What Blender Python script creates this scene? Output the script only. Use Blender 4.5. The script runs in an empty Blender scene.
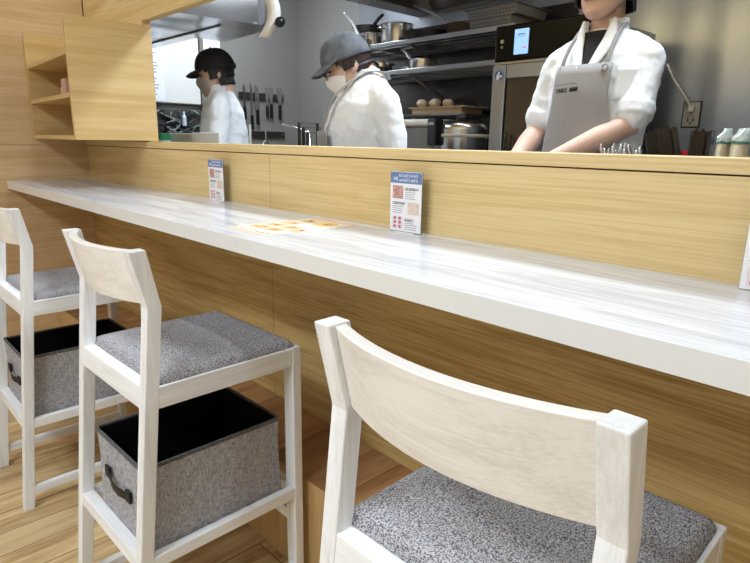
import bpy, bmesh, math, random
from mathutils import Vector, Matrix, Euler
random.seed(7)
SC = bpy.context.scene
C = SC.collection
PI = math.pi

# ------------------------------------------------------------------ helpers
def lin(c):
    return tuple(((x/255)/12.92 if x/255 <= .04045 else ((x/255+.055)/1.055)**2.4) for x in c)

def new_mat(name):
    m = bpy.data.materials.new(name); m.use_nodes = True
    nt = m.node_tree; b = nt.nodes['Principled BSDF']
    return m, nt, b

def flat(name, rgb, rough=.5, metal=0, spec=.5, coat=0, noise=0, nscale=40, bump=0, bscale=200):
    m, nt, b = new_mat(name)
    b.inputs['Base Color'].default_value = (*lin(rgb), 1)
    b.inputs['Roughness'].default_value = rough
    b.inputs['Metallic'].default_value = metal
    b.inputs['Specular IOR Level'].default_value = spec
    b.inputs['Coat Weight'].default_value = coat
    tc = nt.nodes.new('ShaderNodeTexCoord')
    if noise:
        n = nt.nodes.new('ShaderNodeTexNoise'); n.inputs['Scale'].default_value = nscale; n.inputs['Detail'].default_value = 4
        nt.links.new(tc.outputs['Object'], n.inputs['Vector'])
        r = nt.nodes.new('ShaderNodeValToRGB')
        r.color_ramp.elements[0].position = .3; r.color_ramp.elements[1].position = .7
        r.color_ramp.elements[0].color = (*[x*(1-noise) for x in lin(rgb)], 1)
        r.color_ramp.elements[1].color = (*[min(1, x*(1+noise)) for x in lin(rgb)], 1)
        nt.links.new(n.outputs['Fac'], r.inputs['Fac']); nt.links.new(r.outputs['Color'], b.inputs['Base Color'])
    if bump:
        n = nt.nodes.new('ShaderNodeTexNoise'); n.inputs['Scale'].default_value = bscale; n.inputs['Detail'].default_value = 3
        nt.links.new(tc.outputs['Object'], n.inputs['Vector'])
        bp = nt.nodes.new('ShaderNodeBump'); bp.inputs['Strength'].default_value = bump; bp.inputs['Distance'].default_value = .002
        nt.links.new(n.outputs['Fac'], bp.inputs['Height']); nt.links.new(bp.outputs['Normal'], b.inputs['Normal'])
    return m

def wood(name, base, dark, axis='x', stretch=14, scale=1.0, rough=.45, fine=.5, bump=.15, contrast=(.35, .68), island=0, spec=.4):
    """grain running along one axis: low frequency along it, high across it"""
    m, nt, b = new_mat(name); L = nt.links
    tc = nt.nodes.new('ShaderNodeTexCoord')
    def noise(sc, st, detail, dist):
        mp = nt.nodes.new('ShaderNodeMapping')
        s = [sc*st]*3; s['xyz'.index(axis)] = sc
        mp.inputs['Scale'].default_value = s
        L.new(tc.outputs['Object'], mp.inputs['Vector'])
        n = nt.nodes.new('ShaderNodeTexNoise'); n.inputs['Scale'].default_value = 1
        n.inputs['Detail'].default_value = detail; n.inputs['Distortion'].default_value = dist; n.inputs['Roughness'].default_value = .6
        L.new(mp.outputs['Vector'], n.inputs['Vector']); return n, mp
    n1, m1 = noise(1.1*scale, stretch, 4, .6)
    n2, m2 = noise(3.2*scale, stretch*4.5, 6, .35)
    mx = nt.nodes.new('ShaderNodeMath'); mx.operation = 'MULTIPLY_ADD'
    L.new(n2.outputs['Fac'], mx.inputs[0]); mx.inputs[1].default_value = fine
    sb = nt.nodes.new('ShaderNodeMath'); sb.operation = 'SUBTRACT'
    L.new(n1.outputs['Fac'], sb.inputs[0]); sb.inputs[1].default_value = fine*.5
    L.new(sb.outputs[0], mx.inputs[2])
    r = nt.nodes.new('ShaderNodeValToRGB')
    r.color_ramp.elements[0].position, r.color_ramp.elements[1].position = contrast
    r.color_ramp.elements[0].color = (*lin(dark), 1); r.color_ramp.elements[1].color = (*lin(base), 1)
    L.new(mx.outputs[0], r.inputs['Fac'])
    out = r.outputs['Color']
    if island:
        g = nt.nodes.new('ShaderNodeNewGeometry')
        # every plank its own offset in the grain and its own shade
        for mp in (m1, m2):
            cx = nt.nodes.new('ShaderNodeVectorMath'); cx.operation = 'ADD'
            sc2 = nt.nodes.new('ShaderNodeMath'); sc2.operation = 'MULTIPLY'; sc2.inputs[1].default_value = 37
            L.new(g.outputs['Random Per Island'], sc2.inputs[0])
            L.new(tc.outputs['Object'], cx.inputs[0]); L.new(sc2.outputs[0], cx.inputs[1]); L.new(cx.outputs[0], mp.inputs['Vector'])
        hv = nt.nodes.new('ShaderNodeHueSaturation')
        mr = nt.nodes.new('ShaderNodeMapRange'); mr.inputs['To Min'].default_value = 1-island; mr.inputs['To Max'].default_value = 1+island
        L.new(g.outputs['Random Per Island'], mr.inputs['Value']); L.new(mr.outputs[0], hv.inputs['Value']); L.new(out, hv.inputs['Color'])
        out = hv.outputs['Color']
    L.new(out, b.inputs['Base Color'])
    b.inputs['Roughness'].default_value = rough; b.inputs['Specular IOR Level'].default_value = spec
    bp = nt.nodes.new('ShaderNodeBump'); bp.inputs['Strength'].default_value = bump; bp.inputs['Distance'].default_value = .001
    L.new(mx.outputs[0], bp.inputs['Height']); L.new(bp.outputs['Normal'], b.inputs['Normal'])
    return m

def tweed(name, c_light, c_dark, scale=420, contrast=(.42, .58), bump=.6, weave=False, rough=.95):
    m, nt, b = new_mat(name); L = nt.links
    tc = nt.nodes.new('ShaderNodeTexCoord')
    if weave:
        facs = []
        for s in ((60, 60, 900), (900, 900, 60)):
            mp = nt.nodes.new('ShaderNodeMapping'); mp.inputs['Scale'].default_value = s
            n = nt.nodes.new('ShaderNodeTexNoise'); n.inputs['Scale'].default_value = 1; n.inputs['Detail'].default_value = 2
            L.new(tc.outputs['Object'], mp.inputs['Vector']); L.new(mp.outputs[0], n.inputs['Vector']); facs.append(n)
        a = nt.nodes.new('ShaderNodeMath'); a.operation = 'ADD'; L.new(facs[0].outputs['Fac'], a.inputs[0]); L.new(facs[1].outputs['Fac'], a.inputs[1])
        h = nt.nodes.new('ShaderNodeMath'); h.operation = 'MULTIPLY'; h.inputs[1].default_value = .5; L.new(a.outputs[0], h.inputs[0]); src = h.outputs[0]
    else:
        n = nt.nodes.new('ShaderNodeTexNoise'); n.inputs['Scale'].default_value = scale; n.inputs['Detail'].default_value = 3; n.inputs['Roughness'].default_value = .7
        L.new(tc.outputs['Object'], n.inputs['Vector']); src = n.outputs['Fac']
    r = nt.nodes.new('ShaderNodeValToRGB')
    r.color_ramp.elements[0].position, r.color_ramp.elements[1].position = contrast
    r.color_ramp.elements[0].color = (*lin(c_dark), 1); r.color_ramp.elements[1].color = (*lin(c_light), 1)
    L.new(src, r.inputs['Fac']); L.new(r.outputs['Color'], b.inputs['Base Color'])
    b.inputs['Roughness'].default_value = rough; b.inputs['Specular IOR Level'].default_value = .15
    bp = nt.nodes.new('ShaderNodeBump'); bp.inputs['Strength'].default_value = bump; bp.inputs['Distance'].default_value = .001
    L.new(src, bp.inputs['Height']); L.new(bp.outputs['Normal'], b.inputs['Normal'])
    return m

def steel(name, rgb, rough=.3, wob=0, wscale=2, brushed=None, streak=None):
    m, nt, b = new_mat(name); L = nt.links
    b.inputs['Base Color'].default_value = (*lin(rgb), 1); b.inputs['Metallic'].default_value = 1; b.inputs['Roughness'].default_value = rough
    tc = nt.nodes.new('ShaderNodeTexCoord'); last = None
    if wob:
        n = nt.nodes.new('ShaderNodeTexNoise'); n.inputs['Scale'].default_value = wscale; n.inputs['Detail'].default_value = 1
        if streak:
            ms = nt.nodes.new('ShaderNodeMapping'); ms.inputs['Scale'].default_value = streak; L.new(tc.outputs['Object'], ms.inputs['Vector']); L.new(ms.outputs[0], n.inputs['Vector'])
        else: L.new(tc.outputs['Object'], n.inputs['Vector'])
        bp = nt.nodes.new('ShaderNodeBump'); bp.inputs['Strength'].default_value = 1; bp.inputs['Distance'].default_value = wob
        L.new(n.outputs['Fac'], bp.inputs['Height']); last = bp
    if brushed:
        mp = nt.nodes.new('ShaderNodeMapping'); mp.inputs['Scale'].default_value = brushed
        n = nt.nodes.new('ShaderNodeTexNoise'); n.inputs['Scale'].default_value = 1; n.inputs['Detail'].default_value = 3
        L.new(tc.outputs['Object'], mp.inputs['Vector']); L.new(mp.outputs[0], n.inputs['Vector'])
        mr = nt.nodes.new('ShaderNodeMapRange'); mr.inputs['To Min'].default_value = rough*.7; mr.inputs['To Max'].default_value = rough*1.4
        L.new(n.outputs['Fac'], mr.inputs['Value']); L.new(mr.outputs[0], b.inputs['Roughness'])
        bp = nt.nodes.new('ShaderNodeBump'); bp.inputs['Strength'].default_value = .25; bp.inputs['Distance'].default_value = .0006
        L.new(n.outputs['Fac'], bp.inputs['Height'])
        if last: L.new(last.outputs['Normal'], bp.inputs['Normal'])
        last = bp
    if last: L.new(last.outputs['Normal'], b.inputs['Normal'])
    return m

def emis(name, rgb, strength):
    m, nt, b = new_mat(name)
    b.inputs['Base Color'].default_value = (*lin(rgb), 1)
    b.inputs['Emission Color'].default_value = (*lin(rgb), 1); b.inputs['Emission Strength'].default_value = strength
    return m

# mesh pieces -------------------------------------------------------
def box(bm, x0, x1, y0, y1, z0, z1, M=None):
    vs = [bm.verts.new(p) for p in [(x0,y0,z0),(x1,y0,z0),(x1,y1,z0),(x0,y1,z0),(x0,y0,z1),(x1,y0,z1),(x1,y1,z1),(x0,y1,z1)]]
    if M is not None:
        for v in vs: v.co = M @ v.co
    for f in ((3,2,1,0),(4,5,6,7),(0,1,5,4),(1,2,6,5),(2,3,7,6),(3,0,4,7)): bm.faces.new([vs[i] for i in f])
    return vs

def prism(bm, pts, axis, a, b):
    """polygon pts (2-D) extruded along axis between a and b. x: pts are (y,z); y: (x,z); z: (x,y)"""
    def P(p, t): return {'x': (t, p[0], p[1]), 'y': (p[0], t, p[1]), 'z': (p[0], p[1], t)}[axis]
    A = [bm.verts.new(P(p, a)) for p in pts]; B = [bm.verts.new(P(p, b)) for p in pts]
    n = len(pts)
    bm.faces.new(A[::-1]); bm.faces.new(B)
    for i in range(n): bm.faces.new((A[i], A[(i+1) % n], B[(i+1) % n], B[i]))

def rings(bm, rs, seg=24, cap=True):
    """rs: list of (centre, u, v) half-axis vectors; a closed tube through the ellipses"""
    prev = None; first = None
    for c, u, v in rs:
        c, u, v = Vector(c), Vector(u), Vector(v)
        cur = [bm.verts.new(c + u*math.cos(2*PI*i/seg) + v*math.sin(2*PI*i/seg)) for i in range(seg)]
        if prev:
            for i in range(seg): bm.faces.new((prev[i], prev[(i+1) % seg], cur[(i+1) % seg], cur[i]))
        else: first = cur
        prev = cur
    if cap: bm.faces.new(first[::-1]); bm.faces.new(prev)
    return first, prev

def lathe(bm, prof, seg=32, M=None, c=(0,0)):
    """prof: (r,z) list turned about the z axis; r=0 closes"""
    prev = None; allv = []
    for r, z in prof:
        if r < 1e-6: cur = [bm.verts.new((c[0], c[1], z))]
        else: cur = [bm.verts.new((c[0]+r*math.cos(2*PI*i/seg), c[1]+r*math.sin(2*PI*i/seg), z)) for i in range(seg)]
        allv += cur
        if prev:
            for i in range(seg):
                a = prev[i % len(prev)]; b = prev[(i+1) % len(prev)]; d = cur[i % len(cur)]; e = cur[(i+1) % len(cur)]
                vs = []
                for w in (a, b, e, d):
                    if w not in vs: vs.append(w)
                if len(vs) > 2: bm.faces.new(vs)
        prev = cur
    if M is not None:
        for v in allv: v.co = M @ v.co

def tube(bm, pts, r, seg=10, cap=True, flatten=None):
    """round bar through points; r number or list; flatten=(w,h) gives a flat bar"""
    pts = [Vector(p) for p in pts]; n = len(pts)
    rr = r if isinstance(r, (list, tuple)) else [r]*n
    rs = []; last = None
    for i, p in enumerate(pts):
        d = (pts[min(i+1, n-1)] - pts[max(i-1, 0)]).normalized()
        if last is None:
            a = Vector((0,0,1)) if abs(d.z) < .9 else Vector((1,0,0))
            u = d.cross(a).normalized()
        else:
            u = (last - d*last.dot(d)).normalized()
        last = u; v = d.cross(u)
        if flatten: rs.append((p, u*flatten[0], v*flatten[1]))
        else: rs.append((p, u*rr[i], v*rr[i]))
    rings(bm, rs, seg, cap)

def ball(bm, c, r, seg=16):
    r = (r, r, r) if not isinstance(r, (tuple, list)) else r
    M = Matrix.Translation(c) @ Matrix.Diagonal((*r, 1))
    bmesh.ops.create_uvsphere(bm, u_segments=seg, v_segments=max(8, seg//2), radius=1, matrix=M)

def obj(name, bm, mat, parent=None, bevel=0, smooth=False, bseg=2, loc=None):
    me = bpy.data.meshes.new(name)
    if bm is not None:
        bmesh.ops.recalc_face_normals(bm, faces=bm.faces)
        bm.to_mesh(me); bm.free()
    if mat: me.materials.append(mat)
    o = bpy.data.objects.new(name, me); C.objects.link(o)
    if parent: o.parent = parent
    if loc: o.location = loc
    if smooth:
        for p in me.polygons: p.use_smooth = True
    if bevel:
        md = o.modifiers.new('bevel', 'BEVEL'); md.width = bevel; md.segments = bseg; md.limit_method = 'ANGLE'; md.angle_limit = .6
        md.harden_normals = False
    return o

def autosmooth(o, ang=40):
    """smooth shading with sharp edges kept"""
    me = o.data
    for p in me.polygons: p.use_smooth = True
    bm = bmesh.new(); bm.from_mesh(me)
    for e in bm.edges:
        if len(e.link_faces) == 2 and e.calc_face_angle() > math.radians(ang): e.smooth = False
    bm.to_mesh(me); bm.free(); return o

def B(): return bmesh.new()

def tag(o, label, cat, group=None):
    o['label'] = label; o['category'] = cat
    if group: o['group'] = group
    return o

def thing(name, label, cat, loc=(0,0,0), rotz=0, group=None):
    o = bpy.data.objects.new(name, None); C.objects.link(o); o.empty_display_size = .1
    o.location = loc; o.rotation_euler = (0, 0, rotz)
    return tag(o, label, cat, group)

def struct(name, bm, mat, **k):
    o = obj(name, bm, mat, **k); o['kind'] = 'structure'; return o

def bx(name, mat, x0, x1, y0, y1, z0, z1, parent=None, bevel=0, **k):
    bm = B(); box(bm, x0, x1, y0, y1, z0, z1); return obj(name, bm, mat, parent, bevel, **k)

def dup(root, loc, rotz, label=None, group=None):
    r = root.copy(); C.objects.link(r); r.location = loc; r.rotation_euler = (0, 0, rotz)
    if label: r['label'] = label
    if group: r['group'] = group
    for ch in list(root.children):
        c = ch.copy(); C.objects.link(c); c.parent = r
        for g in list(ch.children):
            d = g.copy(); C.objects.link(d); d.parent = c
    return r

# ------------------------------------------------------------------ materials
OAK_B, OAK_D = (230, 202, 148), (212, 180, 122)
M_oak = wood('oak_panel', OAK_B, OAK_D, 'x', 14, 1.0, rough=.5, fine=1.0, contrast=(.32, .62))
M_oak_y = wood('oak_panel_y', (220, 188, 146), (200, 164, 118), 'y', 14, 1.0, rough=.5, fine=.9)
M_oak_unit = wood('oak_unit', (226, 196, 142), (208, 172, 114), 'y', 16, 1.3, rough=.45)
M_oak_low_shaded = wood('oak_low_shaded', (204, 174, 116), (166, 132, 74), 'x', 12, 1.2, rough=.4, fine=1.0, contrast=(.34, .62))  # same oak as the upper panels, with the counter's shade in the colour
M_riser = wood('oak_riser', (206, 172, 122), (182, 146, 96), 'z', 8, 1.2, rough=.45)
M_floor = wood('oak_floor', (222, 194, 146), (160, 124, 82), 'y', 9, 1.5, rough=.35, island=.16, contrast=(.3, .62), bump=.2)
M_step_shaded = wood('oak_step_shaded', (190, 146, 102), (146, 100, 62), 'y', 9, 1.5, rough=.4, island=.12)  # floor oak darkened: shade under the counter put into the tread's colour
M_gap = flat('floor_gap', (70, 46, 26), .9)
WB, WD = (242, 241, 241), (222, 220, 219)
M_ww = {a: wood('whitewash_'+a, WB, WD, a, 12, 2.2, rough=.4, fine=.6, bump=.12, contrast=(.3, .6)) for a in 'xyz'}
M_wback = wood('whitewash_back', (240, 235, 229), (222, 215, 207), 'x', 9, 2.6, rough=.35, fine=.9, contrast=(.25, .6))
M_counter = wood('counter_top', (218, 218, 221), (182, 182, 187), 'x', 7, 2.0, rough=.22, fine=1.1, bump=.03, contrast=(.22, .62), spec=.5)
M_cedge = flat('counter_edge', (232, 230, 226), .35)
M_seat = tweed('seat_tweed', (196, 193, 196), (74, 70, 73), 430, contrast=(.40, .60))
M_basket = tweed('basket_linen', (200, 197, 200), (112, 109, 113), weave=True, contrast=(.38, .62), bump=.4)
M_black = flat('black_lining', (16, 15, 15), .9, spec=.1)
M_strap = flat('black_strap', (22, 22, 24), .6)
M_ceil = flat('ceiling_paint', (238, 236, 232), .8)
M_plaster = flat('plaster', (232, 226, 216), .8)
M_kwall = flat('kitchen_wall', (142, 138, 133), .45, noise=.04, nscale=2)
M_wsteel = steel('wall_steel', (200, 204, 212), .30, wob=.05, wscale=1.0, streak=(3.2, 1, .35))
M_hood = steel('hood_steel', (205, 205, 208), .2, wob=.03, wscale=2.2)
M_hood2 = steel('hood_dull', (150, 146, 143), .4, wob=.01, wscale=2)
M_oven = steel('oven_steel', (172, 176, 182), .35, brushed=(60, 2, 2))
M_top = steel('worktop_steel', (190, 190, 190), .3)
M_pot = steel('pot_steel', (200, 196, 192), .22)
M_handle = flat('steel_handle', (196, 196, 198), .3, metal=.55)
M_potdark = steel('pan_dark', (90, 84, 80), .4)
M_wire = steel('wire_shelf', (150, 148, 146), .35)
M_white = flat('white_plastic', (236, 236, 238), .35)
M_offwhite = flat('off_white', (222, 218, 206), .5)
M_dark = flat('dark_plastic', (20, 20, 22), .3)
M_kfloor = flat('kitchen_floor', (120, 116, 112), .5)

# ------------------------------------------------------------------ the setting
HC, D, T = .979, .3935, .0385           # counter height, depth, thickness
ZC, ZS = 1.184, 1.156                   # top of the low wall, seam under its cap
XO = .815                               # where the opening to the kitchen starts
STEP_D, STEP_H = .2475, .3095
RX, RY, CZ = 5.2, -3.3, 2.62            # dining room
KX, KY = -.8, 2.02                      # kitchen left and rear walls

def planks(bm, x0, x1, y0, y1, z, w=.115, l=1.25, gap=.0012):
    x = x0; row = 0
    while x < x1 - 1e-4:
        xe = min(x+w, x1); y = y0 - random.random()*l
        while y < y1:
            a, b = max(y, y0), min(y+l, y1)
            if b-a > .01:
                vs = [bm.verts.new(p) for p in ((x+gap, a+gap, z), (xe-gap, a+gap, z), (xe-gap, b-gap, z), (x+gap, b-gap, z))]
                bm.faces.new(vs)
            y += l
        x = xe; row += 1

bm = B(); planks(bm, 0, RX, RY, 0, 0)
fl = obj('floor', None, M_floor); bm.to_mesh(fl.data); bm.free(); fl['kind'] = 'structure'
bm = B(); box(bm, -.05, RX+.05, RY-.05, .05, -.1, -.0015); struct('floor_base', bm, M_gap)
bm = B(); box(bm, KX-.05, RX+.05, .05, KY+.05, -.1, 0); struct('floor_kitchen', bm, M_kfloor)
bm = B(); box(bm, KX-.1, RX+.1, RY-.1, KY+.1, CZ, CZ+.08); struct('ceiling', bm, M_ceil)

# left wall of the dining side: oak panels with a seam at the height of the low wall's seam
bm = B(); box(bm, -.04, 0, RY, .088, 0, ZS-.0015); box(bm, -.04, 0, RY, .088, ZS+.0015, CZ); box(bm, -.05, -.01, RY, .088, 0, CZ)
struct('wall_left', bm, M_oak_y)
bm = B(); box(bm, RX, RX+.05, RY, KY, 0, CZ); struct('wall_right', bm, M_plaster)
bm = B(); box(bm, -.05, RX, RY-.05, RY, 0, CZ); struct('wall_back', bm, M_plaster)
# low wall between the guests and the kitchen, with panels under and over the worktop
S1 = 1.768
bm = B(); box(bm, 0, RX, .004, .09, 0, ZS+.002); struct('wall_partition', bm, M_gap)
bm = B()
for a, b in ((.0, S1), (S1, S1*2), (S1*2, RX)): box(bm, a+.0012, b-.0012, 0, .006, HC-.02, ZS-.0015)
struct('trim_1', bm, M_oak, bevel=.0008)
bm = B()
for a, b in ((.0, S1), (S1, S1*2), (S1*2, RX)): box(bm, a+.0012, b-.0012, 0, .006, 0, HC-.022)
struct('trim_2', bm, M_oak_low_shaded, bevel=.0008)
bm = B(); box(bm, 0, RX, -.0015, .105, ZS+.0015, ZC); struct('trim_3', bm, M_oak, bevel=.0015)
# the wall left of the opening and the bulkhead over it
bm = B(); box(bm, 0, .722, .05, .088, ZC, 1.70); box(bm, 0, RX, .05, .088, 1.70, CZ); struct('wall_bulkhead', bm, M_oak)
# kitchen walls
bm = B(); box(bm, KX-.05, KX, .05, KY, 0, CZ); struct('wall_kitchen_left', bm, M_kwall)
bm = B(); box(bm, KX, 0, .045, .1, 0, CZ); struct('wall_kitchen_front', bm, M_kwall)
bm = B(); box(bm, KX-.05, -.05, KY, KY+.05, 0, CZ); struct('wall_kitchen_rear', bm, M_kwall)
bm = B(); box(bm, -.05, RX+.05, KY, KY+.05, 0, CZ); struct('wall_kitchen_steel', bm, M_wsteel)

# step (foot rest) under the worktop
st = thing('footrest_step', 'low oak step running along the wall under the white worktop', 'step')
bx('riser', M_riser, .0, RX, -STEP_D, -STEP_D+.018, 0, STEP_H-.001, st)
bm = B(); planks(bm, 0, RX, -STEP_D, -.001, STEP_H, w=.3, l=1.4)
s_ = obj('tread', None, M_step_shaded, st); bmesh.ops.recalc_face_normals(bm, faces=bm.faces)
geom = bmesh.ops.extrude_face_region(bm, geom=bm.faces[:])
for v in [g for g in geom['geom'] if isinstance(g, bmesh.types.BMVert)]: v.co.z -= .018
bmesh.ops.recalc_face_normals(bm, faces=bm.faces); bm.to_mesh(s_.data); bm.free()

# the worktop
ct = thing('counter', 'long white wood-grained counter top fixed along the oak wall', 'counter')
bx('counter_slab', M_counter, .001, RX-.01, -D+.001, -.001, HC-T, HC, ct, bevel=.001)
bx('edge_band', M_cedge, .001, RX-.01, -D, -D+.0012, HC-T+.0006, HC-.0006, ct)

# ------------------------------------------------------------------ wall shelf
def shelf_unit():
    t = thing('wall_shelf', 'open oak shelf unit on the wall above the far end of the counter', 'shelf')
    yl, yr, zb, zt = -.250, -.298, 1.188, 1.665
    def side(x0, x1, yf, yb, name, zt=zt):
        r = .022; pts = [(yb, zb), (yb, zt), (yf+r, zt)]
        pts += [(yf + r - r*math.sin(a), zt - r + r*math.cos(a)) for a in (PI/8, PI/4, 3*PI/8, PI/2)]
        pts += [(yf, zb)]
        bm = B(); prism(bm, pts, 'x', x0, x1); obj(name, bm, M_oak_unit, t, bevel=.0015)
    side(.001, .019, yl, .048, 'side_panel', 1.692); side(XO-.018, XO+.002, yr, .048, 'side_panel')
    def board(z0, z1, name='shelf_board'):
        yA = yl + .004; yB = yr + .006
        bm = B(); prism(bm, [(.019, .048), (.019, yA), (XO-.018, yB), (XO-.018, .048)], 'z', z0, z1); obj(name, bm, M_oak, t, bevel=.001)
    board(1.522, 1.541); board(1.357, 1.376); board(zb, zb+.018)
    return t
shelf_unit()
bx('pink_box', flat('pink_card', (214, 170, 160), .6), 0, .055, -.03, .03, 0, .062, loc=(.590, -.235, 1.3765)); tag(bpy.data.objects['pink_box'], 'small pale pink card box in the middle compartment of the wall shelf', 'box')
t = thing('sauce_packet', 'small white and red packet leaning beside the pink box on the shelf', 'packet', (.550, -.240, 1.3765))
bm = B(); box(bm, -.018, .016, -.012, .012, 0, .034); obj('body', bm, M_white, t, bevel=.004)
bm = B(); box(bm, -.03, -.016, -.01, .01, 0, .026); obj('red_end', bm, flat('red_plastic', (205, 60, 60), .5), t, bevel=.004)

# ------------------------------------------------------------------ chairs
CW, CD, HS, HR, HB, HBD, LN = .3815, .3786, .7005, .652, .9885, .870, .029
PW, PD, PT, SB, FW, FD = .0285, .031, .036, .0894, .040, .026
def rear_y(z): return -SB*(1-z/HBD) if z < HBD else -LN*(z-HBD)/(HB-HBD)
def make_chair(label):
    t = thing('bar_chair', label, 'chair', group='white bar chairs along the counter')
    h = CW/2
    for s in (-1, 1):
        x0, x1 = sorted((s*h, s*(h-PW)))
        bm = B(); prism(bm, [(-SB, 0), (-SB+PD, 0), (PD, HBD), (PT-LN, HB), (-LN, HB), (0, HBD)], 'x', x0, x1)
        obj('rear_leg', bm, M_ww['z'], t, bevel=.0025)
        x0, x1 = sorted((s*h, s*(h-FW)))
        bm = B(); prism(bm, [(CD-FD, 0), (CD, 0), (CD, HS), (CD-FD, HS)], 'x', x0, x1)
        obj('front_leg', bm, M_ww['z'], t, bevel=.0025)
        x0, x1 = sorted((s*h - s*.001, s*(h-.022)))
        for z0, z1, nm in ((HR, HS-.0005, 'side_rail'), (.281, .311, 'shelf_rail'), (.05, .078, 'stretcher')):
            bm = B(); ya0, ya1 = rear_y(z0)+PD-.004, rear_y(z1)+PD-.004; yb = CD-FD+.003
            prism(bm, [(ya0, z0), (yb, z0), (yb, z1), (ya1, z1)], 'x', x0, x1)
            obj(nm, bm, M_ww['y'], t, bevel=.002)
    # cross rails
    xi = h-PW+.001
    for z0, z1, nm in ((HR, HS, 'back_rail'), (.281, .312, 'shelf_rail')):
        bm = B(); prism(bm, [(rear_y(z0)+.002, z0), (rear_y(z0)+PD-.001, z0), (rear_y(z1)+PD-.001, z1), (rear_y(z1)+.002, z1)], 'x', -xi, xi)
        obj(nm, bm, M_ww['x'], t, bevel=.002)
    xf = h-FW+.001
    for z0, z1, nm in ((HR, HS-.0005, 'front_rail'), (.281, .311, 'shelf_rail'), (.20, .232, 'foot_rail')):
        bm = B(); box(bm, -xf, xf, CD-FD+.002, CD-.002, z0, z1); obj(nm, bm, M_ww['x'], t, bevel=.002)
    # slats of the shelf run across
    for k in range(7):
        y = -.008 + k*.052
        bm = B(); box(bm, -h+.02, h-.02, y, y+.026, .291, .303); obj('shelf_slat', bm, M_ww['x'], t, bevel=.0015)
    # curved back board between the posts
    bm = B(); n = 24; m = 6; z0, z1 = HBD+.002, HB-.003; grid = []
    for k in range(n+1):
        u = -1+2*k/n; x = u*(h-PW+.002); bow = -.037*(1-u*u)
        col = []
        for side_ in (0, 1):
            for j in range(m+1):
                z = z0+(z1-z0)*j/m
                y = rear_y(z)+bow + (.011 if side_ == 0 else .030)
                col.append(bm.verts.new((x, y, z)))
        grid.append(col)
    q = m+1
    for k in range(n):
        a, b = grid[k], grid[k+1]
        for j in range(m):
            bm.faces.new((a[j], b[j], b[j+1], a[j+1])); bm.faces.new((a[q+j], a[q+j+1], b[q+j+1], b[q+j]))
        bm.faces.new((a[0], a[q], b[q], b[0])); bm.faces.new((a[m], b[m], b[q+m], a[q+m]))
    for g in (grid[0], grid[-1]):
        for j in range(m): bm.faces.new((g[j], g[j+1], g[q+j+1], g[q+j]))
    o = obj('backrest', bm, M_wback, t, bevel=.002); autosmooth(o, 40)
    # cushion: soft rounded pad
    bm = B(); n = 28; ys = rear_y(HS)+PD-.004; yc = (ys+CD-.010)/2; hy = (CD-.010-ys)/2; hx = h-.006
    top = []
    for i in range(n+1):
        row = []
        for j in range(n+1):
            # denser towards the edge, corners rounded to a 18 mm radius
            a = math.sin(PI/2*(-1+2*i/n)); b_ = math.sin(PI/2*(-1+2*j/n))
            X, Y = a*hx, b_*hy; rc = .014
            dx, dy = abs(X)-(hx-rc), abs(Y)-(hy-rc)
            if dx > 0 and dy > 0:
                m_ = max(dx, dy); l_ = math.hypot(dx, dy); k_ = m_/l_
                X = math.copysign(hx-rc+dx*k_, X); Y = math.copysign(hy-rc+dy*k_, Y)
                edge = rc-m_
            else: edge = min(hx-abs(X), hy-abs(Y))
            e = min(1, max(0, edge)/.020)
            z = HS-.010 + .028*math.sqrt(max(0, 1-(1-e)**2)) + .010*(1-a*a)*(1-b_*b_)
            row.append(bm.verts.new((X, yc+Y, z)))
        top.append(row)
    for i in range(n):
        for j in range(n): bm.faces.new((top[i][j], top[i+1][j], top[i+1][j+1], top[i][j+1]))
    bed = [e for e in bm.edges if e.is_boundary]
    bmesh.ops.holes_fill(bm, edges=bed)
    o = obj('seat_cushion', bm, M_seat, t, smooth=True)
    return t

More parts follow.
